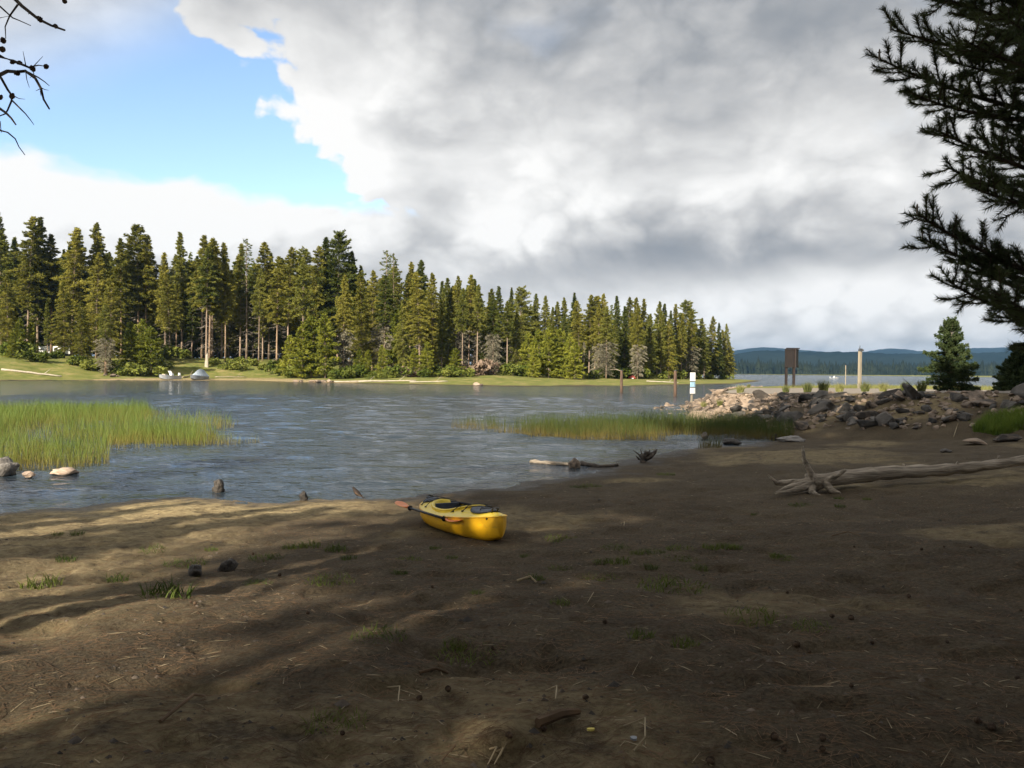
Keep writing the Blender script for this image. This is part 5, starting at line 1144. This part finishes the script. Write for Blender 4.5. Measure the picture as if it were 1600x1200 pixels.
def lamp_post():
    D = 63.0; px = 1343; x = (px - 800) / F * D; z = gz(x, D); top = CAMZ + (yh(px) - 549) / F * D - z
    o = thing('wooden_post', 'tall pale wooden post with a dark fixture on top', 'post', (x, D, z))
    m_ = MB(); m_.box((0, 0, top / 2 - 0.1), (0.2, 0.2, top + 0.2), 0.5); m_.build('shaft', M['post'], o)
    m_ = MB(); m_.box((0.03, 0, top + 0.10), (0.24, 0.26, 0.22), 0.5, 0.85); f = m_.build('fixture', M['dark_metal'], o); m_ = MB(); m_.tube([(-0.02, 0, top + 0.2), (-0.02, 0, top + 0.46)], [0.04, 0.02], 8); m_.build('finial', M['dark_metal'], f)
    m_ = MB(); m_.box((0.13, -0.1, top + 0.08), (0.12, 0.18, 0.14), 0.9); m_.build('camera_head', M['dark_metal'], f)
    o2 = tag(obj('rock', HR[3], None, None, (x + 0.42, D + 0.1, z + 0.18), (0.1, 0.2, 1), (0.6, 0.5, 0.6)), 'pale rock at the foot of the tall wooden post', 'rock')
    D = 172; px = 1321; x = (px - 800) / F * D; q = thing('channel_pole', 'thin pole standing in the lake behind the wooden post', 'pole', (x, D, 0))
    m_ = MB(); m_.tube([(0, 0, -1.4), (0, 0, 4.3)], [0.11, 0.09], 8); m_.build('shaft', M['post'], q); m_ = MB(); m_.tube([(0, 0, 4.28), (0, 0, 4.5)], [0.12, 0.05], 8); m_.build('cap', M['brown'], q)
lamp_post()

# weeds along the crest and the roadside, bright grass at the right
def tuft_mesh(seed, n, h, r, lean=0.5, w=0.006):
    g = np.random.default_rng(seed); a = g.random(n) * 6.283; d = r * np.sqrt(g.random(n)); v, t, q = blades(np.cos(a) * d, np.sin(a) * d, np.full(n, -0.01), h * (0.5 + 0.7 * g.random(n)), w, lean, g); return mesh_np('grass_tuft', v, t, q)
M['grass'] = mat('grass blades', (0.055, 0.085, 0.014), (0.125, 0.155, 0.03), scale=6, rough=0.6, rand=0.4, trans=0.25, spec=0.2)
M['grass_bright'] = mat('bright grass blades', (0.10, 0.16, 0.02), (0.19, 0.25, 0.04), scale=2, rough=0.6, trans=0.3, spec=0.2)
M['weed'] = mat('dusty weed leaves', (0.10, 0.115, 0.035), (0.22, 0.215, 0.075), scale=5, rough=0.7, rand=0.4, trans=0.2, spec=0.2)
TUFT = [tuft_mesh(k, 90, 0.10, 0.10) for k in range(4)] + [tuft_mesh(20 + k, 150, 0.08, 0.2, 0.8) for k in range(3)]
for t_ in TUFT: t_.materials.append(M['grass'])
WEED = [tuft_mesh(40 + k, 160, 0.65, 0.22, 0.45, 0.03) for k in range(3)]
for t_ in WEED: t_.materials.append(M['weed'])
for i, (px, D, h, lab) in enumerate(((1157, 53, 1.3, 'dark green weed on top of the sunlit rocks'), (1100, 50, 0.9, 'low green weed low among the sunlit rocks'), (1125, 48, 0.8, 'green weed at the foot of the sunlit rocks'), (1228, 47, 1.0, 'yellowish weed on the crest left of the kiosk posts'), (1262, 43, 1.2, 'tall weed on the crest right of the kiosk'),
                                     (1287, 41, 1.3, 'spiky green weed on the crest below the thin pole'), (1312, 40, 1.0, 'dark weed on the crest left of the wooden post'), (1352, 38, 1.1, 'weed on the crest under the wooden post'), (1380, 36, 0.9, 'weed at the crest right of the wooden post'), (1415, 35, 1.0, 'bushy weed on the shaded rocks'), (1440, 33.5, 1.0, 'bushy weed on the shaded rocks left of the young pine'), (1170, 60, 0.7, 'yellow weed at the road edge by the sunlit rocks'))):
    x = (px - 800) / F * D; o = obj('weed', WEED[i % 3], None, None, (x, D, gz(x, D)), (0, 0, i), (h * 0.75, h * 0.75, h * 0.7)); tag(o, lab, 'plant', 'weeds on the embankment')
def grass_field(name, label, poly, n, h, m, seed, w=0.012):
    g = np.random.default_rng(seed); p = in_poly(n, poly, g); z = height(p[:, 0], p[:, 1]); v, t, q = blades(p[:, 0], p[:, 1], z - 0.02, h * (0.4 + 0.8 * g.random(n)), w, 0.5, g)
    tag(obj(name, mesh_np(name, v, t, q), M[m]), label, None, None, 'stuff')
grass_field('grass', 'sunlit yellow green grass strip behind the ramp road', [(20, 62), (24, 69), (34, 76), (50, 78), (60, 70), (55, 61), (30, 60)], 9000, 0.28, 'weed', 5, 0.02)
gp = [ground_at(*q) for q in ((1520, 676), (1556, 680), (1600, 672), (1660, 668), (1640, 650), (1590, 652), (1540, 658))]
grass_field('grass', 'bright green grass clump at the right edge below the young pines', [(q.x, q.y) for q in gp], 5200, 0.40, 'grass_bright', 6)

# ------------------------------------------------------------------ bird
def bird():
    p = ground_at(557, 780); o = thing('bird', 'small dark bird standing on the sand at the water edge', 'bird', (p.x, p.y, p.z), math.radians(150))
    m_ = MB(); secs = []
    for x, z, ry, rz in ((-0.19, 0.035, 0.012, 0.004), (-0.12, 0.062, 0.018, 0.008), (-0.075, 0.088, 0.030, 0.026), (-0.03, 0.112, 0.041, 0.042), (0.012, 0.135, 0.041, 0.045), (0.045, 0.163, 0.030, 0.034), (0.062, 0.190, 0.023, 0.024), (0.078, 0.205, 0.022, 0.022), (0.096, 0.204, 0.014, 0.014), (0.108, 0.200, 0.005, 0.005), (0.128, 0.197, 0.001, 0.001)):
        secs.append([(x - rz * 0.35 * math.sin(2 * math.pi * k / 12), ry * math.cos(2 * math.pi * k / 12), z + rz * math.sin(2 * math.pi * k / 12)) for k in range(12)])
    m_.loft(secs); b = mat('brown bird plumage', (0.012, 0.010, 0.009), (0.04, 0.025, 0.018), scale=30, rough=0.8); m_.build('body', b, o, True)
    for s in (-1, 1):
        w = MB(); w.loft([[(0.02, s * 0.040, 0.15), (0.0, s * 0.046, 0.12), (-0.02, s * 0.040, 0.10)], [(-0.05, s * 0.040, 0.115), (-0.06, s * 0.043, 0.095), (-0.07, s * 0.036, 0.075)], [(-0.13, s * 0.018, 0.072), (-0.135, s * 0.02, 0.066), (-0.14, s * 0.016, 0.06)]], closed=False, caps=False); w.build('wing', M['cone'], o)
        l = MB(); l.tube([(-0.01, s * 0.016, 0.09), (-0.005, s * 0.016, 0.04), (0.0, s * 0.016, 0.0)], [0.006, 0.003, 0.003], 5)
        for a in (-0.5, 0, 0.5): l.tube([(0.0, s * 0.016, 0.003), (0.03 * math.cos(a), s * 0.016 + 0.03 * math.sin(a), 0.002)], 0.0022, 4)
        l.build('leg', M['cone'], o)
bird()

# ------------------------------------------------------------------ litter of the beach
REG = [(0, 420, 'on the sand at the lower left'), (420, 800, 'on the sand below the kayak'), (800, 1180, 'on the bare sand right of the kayak'), (1180, 1700, 'on the sand in front of the log')]
def region(px): return [r for r in REG if r[0] <= px < r[1]][0][2]
TSPOT = [(103, 876, 1.4), (65, 915, 2.3), (180, 908, 1.6), (262, 930, 2.6), (290, 882, 1.5), (235, 860, 1.3), (415, 873, 1.3), (455, 857, 1.6), (485, 855, 1.8), (525, 860, 1.8), (545, 874, 1.2), (518, 908, 1.5), (402, 912, 0.9), (525, 1132, 1.0), (705, 873, 0.9), (625, 898, 1.1), (745, 928, 0.8), (835, 906, 1.2), (875, 890, 0.9), (938, 905, 1.3), (963, 857, 1.2), (995, 866, 1.0), (940, 880, 1.2), (968, 880, 1.6),
         (1015, 888, 1.1), (1063, 877, 1.3), (1063, 858, 1.1), (1052, 918, 2.0), (875, 945, 1.0), (1002, 995, 1.1), (1070, 1008, 1.1), (715, 1012, 1.2), (738, 1022, 1.4), (875, 843, 1.4), (1018, 863, 1.0), (1095, 890, 1.1), (1110, 857, 1.3), (1135, 857, 1.5), (1150, 857, 1.1), (1180, 966, 1.4), (1225, 873, 0.9), (1250, 790, 1.3), (1313, 792, 1.1), (1310, 780, 1.1), (1355, 781, 1.0), (1215, 870, 1.0), (1270, 980, 0.9),
         (640, 875, 0.9), (590, 995, 1.2), (330, 860, 1.0), (820, 870, 0.8), (780, 820, 0.9), (1180, 805, 0.9), (925, 700 + 60, 1.6), (1040, 742, 1.6), (905, 762, 1.4), (680, 858, 0.9), (90, 836, 1.1), (120, 835, 1.2)]
for i, (px, py, s) in enumerate(TSPOT):
    p = ground_at(px, py); s *= 0.72; o = obj('grass_tuft', TUFT[i % 7], None, None, p, (0, 0, i * 1.9), (s, s, s * 0.62)); same = sorted(q for q in TSPOT if region(q[0]) == region(px)); tag(o, f'{ORD[same.index(TSPOT[i])]} from left green grass tuft {region(px)}', 'grass tuft', f'grass tufts {region(px)}')
g0 = random.Random(12)
CSPOT = [(676, 919), (481, 1000 - 40), (770, 1016), (795, 1153), (850, 1143), (945, 974), (1265, 1022), (655, 1095), (1335, 856), (1475, 856), (1517, 857), (1230, 928), (1300, 965), (1330, 968), (1420, 934), (1480, 1006), (1245, 1010), (1363, 1007), (1330, 1075), (1210, 1155), (1225, 1175), (1285, 1157), (1528, 1130), (1590, 1063), (1595, 956), (1110, 1193), (1285, 1175), (1550, 1140), (305, 945), (298, 943), (380, 963), (395, 867), (535, 1150), (437, 900), (1440, 860), (700, 1080), (915, 1093)]
for i, (px, py) in enumerate(CSPOT):
    p = ground_at(px, py); s = g0.uniform(0.5, 0.85); o = obj('pine_cone', CONES[i % 3], None, None, p + Vector((0, 0, 0.012)), (1.5, g0.random(), g0.random() * 6), (s, s, s)); same = sorted(q for q in CSPOT if region(q[0]) == region(px)); tag(o, f'{ORD[same.index((px, py))]} from left brown pine cone {region(px)}', 'pine cone', f'pine cones {region(px)}')
M['straw'] = mat('dry straw', (0.20, 0.155, 0.09), (0.42, 0.34, 0.22), scale=3, rough=0.9)
M['duff'] = mat('fallen brown needles', (0.07, 0.042, 0.022), (0.20, 0.125, 0.07), scale=3, rough=0.9)
def litter(name, label, n, ln, w, m, seed, rmin=2.2, rmax=24, pw=1.6):
    g = np.random.default_rng(seed); r = rmin + (rmax - rmin) * g.random(n) ** pw; a = np.radians(g.uniform(-40, 40, n)); x, y = r * np.sin(a), r * np.cos(a); d = g.random(n) * 3.1416
    l = ln * np.exp(g.normal(0, 0.5, n)); c, s = np.cos(d) * l / 2, np.sin(d) * l / 2
    za = height(x + c, y + s) + 0.004; zb = height(x - c, y - s) + 0.004; ok = (np.minimum(za, zb) > 0.06) & (np.abs(za - zb) < l); x, y, c, s, za, zb, d = (q[ok] for q in (x, y, c, s, za, zb, d)); k = len(x)
    nx, ny = -np.sin(d) * w / 2, np.cos(d) * w / 2
    v = np.stack([np.stack([x + c + nx * 0.3, y + s + ny * 0.3, za], -1), np.stack([x + c - nx * 0.3, y + s - ny * 0.3, za], -1), np.stack([x - c - nx, y - s - ny, zb], -1), np.stack([x - c + nx, y - s + ny, zb], -1), np.stack([x, y, (za + zb) / 2 + w * 0.8], -1)], 1).reshape(-1, 3)
    o = np.arange(k) * 5; t = np.concatenate([np.stack([o + i, o + (i + 1) % 4, o + 4], -1) for i in range(4)])
    tag(obj(name, mesh_np(name, v, t), M[m]), label, None, None, 'stuff')
litter('straw_litter', 'scattered dry straw and twig bits on the sand', 2000, 0.055, 0.0042, 'straw', 1)
litter('needle_litter', 'fallen brown pine needles over the sand', 46000, 0.045, 0.0032, 'duff', 2, 2.2, 15, 1.4)
def pebbles():
    g = np.random.default_rng(8); n = 4000; r = 2.3 + 20 * g.random(n) ** 1.5; a = np.radians(g.uniform(-40, 40, n)); x, y = r * np.sin(a), r * np.cos(a); z = height(x, y); ok = z > 0.05; x, y, z = x[ok], y[ok], z[ok]; n = len(x)
    s = 0.008 * np.exp(g.normal(0, 0.5, n)); oc = np.array([(1, 0, 0), (-1, 0, 0), (0, 1, 0), (0, -1, 0), (0, 0, 0.8), (0, 0, -0.4)]); v = np.stack([x, y, z], -1)[:, None] + oc[None] * s[:, None, None] * g.uniform(0.6, 1.3, (n, 6, 1))
    f = np.array([(0, 2, 4), (2, 1, 4), (1, 3, 4), (3, 0, 4)]); tag(obj('pebbles', mesh_np('pebbles', v.reshape(-1, 3), (f[None] + (np.arange(n) * 6)[:, None, None]).reshape(-1, 3)), M['rock']), 'small pebbles and crumbs strewn over the sand', None, None, 'stuff')
pebbles()
def stick(px1, py1, px2, py2, r, label, m='straw', bend=0.03):
    a, b = ground_at(px1, py1), ground_at(px2, py2); mid = a.lerp(b, 0.5); mid.z = gz(mid.x, mid.y) + bend; q = MB(); q.tube([Vector((0, 0, r)), mid - a + Vector((bend, bend, r)), b - a + Vector((0, 0, r))], [r, r * 0.9, r * 0.6], 6, True, 0.1, int(px1)); tag(q.build('twig', M[m], None, loc=a), label, 'twig', 'twigs on the sand')
stick(605, 1075, 622, 1098, 0.004, 'curved pale twig on the dark sand at lower centre left'); stick(853, 1080, 868, 1093, 0.004, 'short pale twig left of the dry grass mat'); stick(975, 1136, 1008, 1165, 0.004, 'bent pale twig at lower centre right', bend=0.05); stick(990, 1175, 1006, 1166, 0.004, 'short pale twig at the bottom right of the bent twig')
stick(765, 1172, 762, 1196, 0.004, 'left of two pale twigs at the bottom centre'); stick(776, 1176, 772, 1196, 0.004, 'right of two pale twigs at the bottom centre'); stick(690, 1190, 705, 1176, 0.0035, 'thin dark twig at the bottom left of centre', 'duff'); stick(840, 1138, 905, 1120, 0.022, 'dark bark strip half buried at lower centre', 'duff', 0.01); stick(655, 1053, 700, 1054, 0.008, 'thin dark root showing through the sand', 'duff', 0.01)
stick(808, 910, 838, 912, 0.012, 'pale stick beside a grass tuft right of the kayak'); stick(1300, 838, 1345, 838, 0.006, 'thin stick on the sand below the log', 'duff'); stick(1490, 683, 1497, 662, 0.012, 'pale stick leaning on the embankment foot'); stick(925, 930, 918, 942, 0.004, 'tiny pale twig by a grass tuft'); stick(970, 818, 975, 822, 0.005, 'tiny pale stick right of the kayak bow'); stick(250, 1130, 320, 1090, 0.008, 'long thin twig at the lower left', 'duff')
def scrap(px, py, label, m, sx, sy):
    p = ground_at(px, py); q = MB(); q.loft([[(sx * math.cos(2 * math.pi * k / 10) * (1 + 0.2 * math.sin(k * 2)), sy * math.sin(2 * math.pi * k / 10), z) for k in range(10)] for z in (0.0, 0.006, 0.009)]); tag(q.build('litter_scrap', m, None, loc=p + Vector((0, 0, 0.004)), rot=(0.1, 0.05, 0.2)), label, 'litter', 'litter')
scrap(923, 1143, 'small yellow scrap on the sand at lower centre right', mat('yellow scrap', (0.72, 0.58, 0.12), (0.8, 0.66, 0.2), rough=0.6), 0.016, 0.007); scrap(990, 1157, 'small round silver cap right of the yellow scrap', M['alu'], 0.013, 0.012)
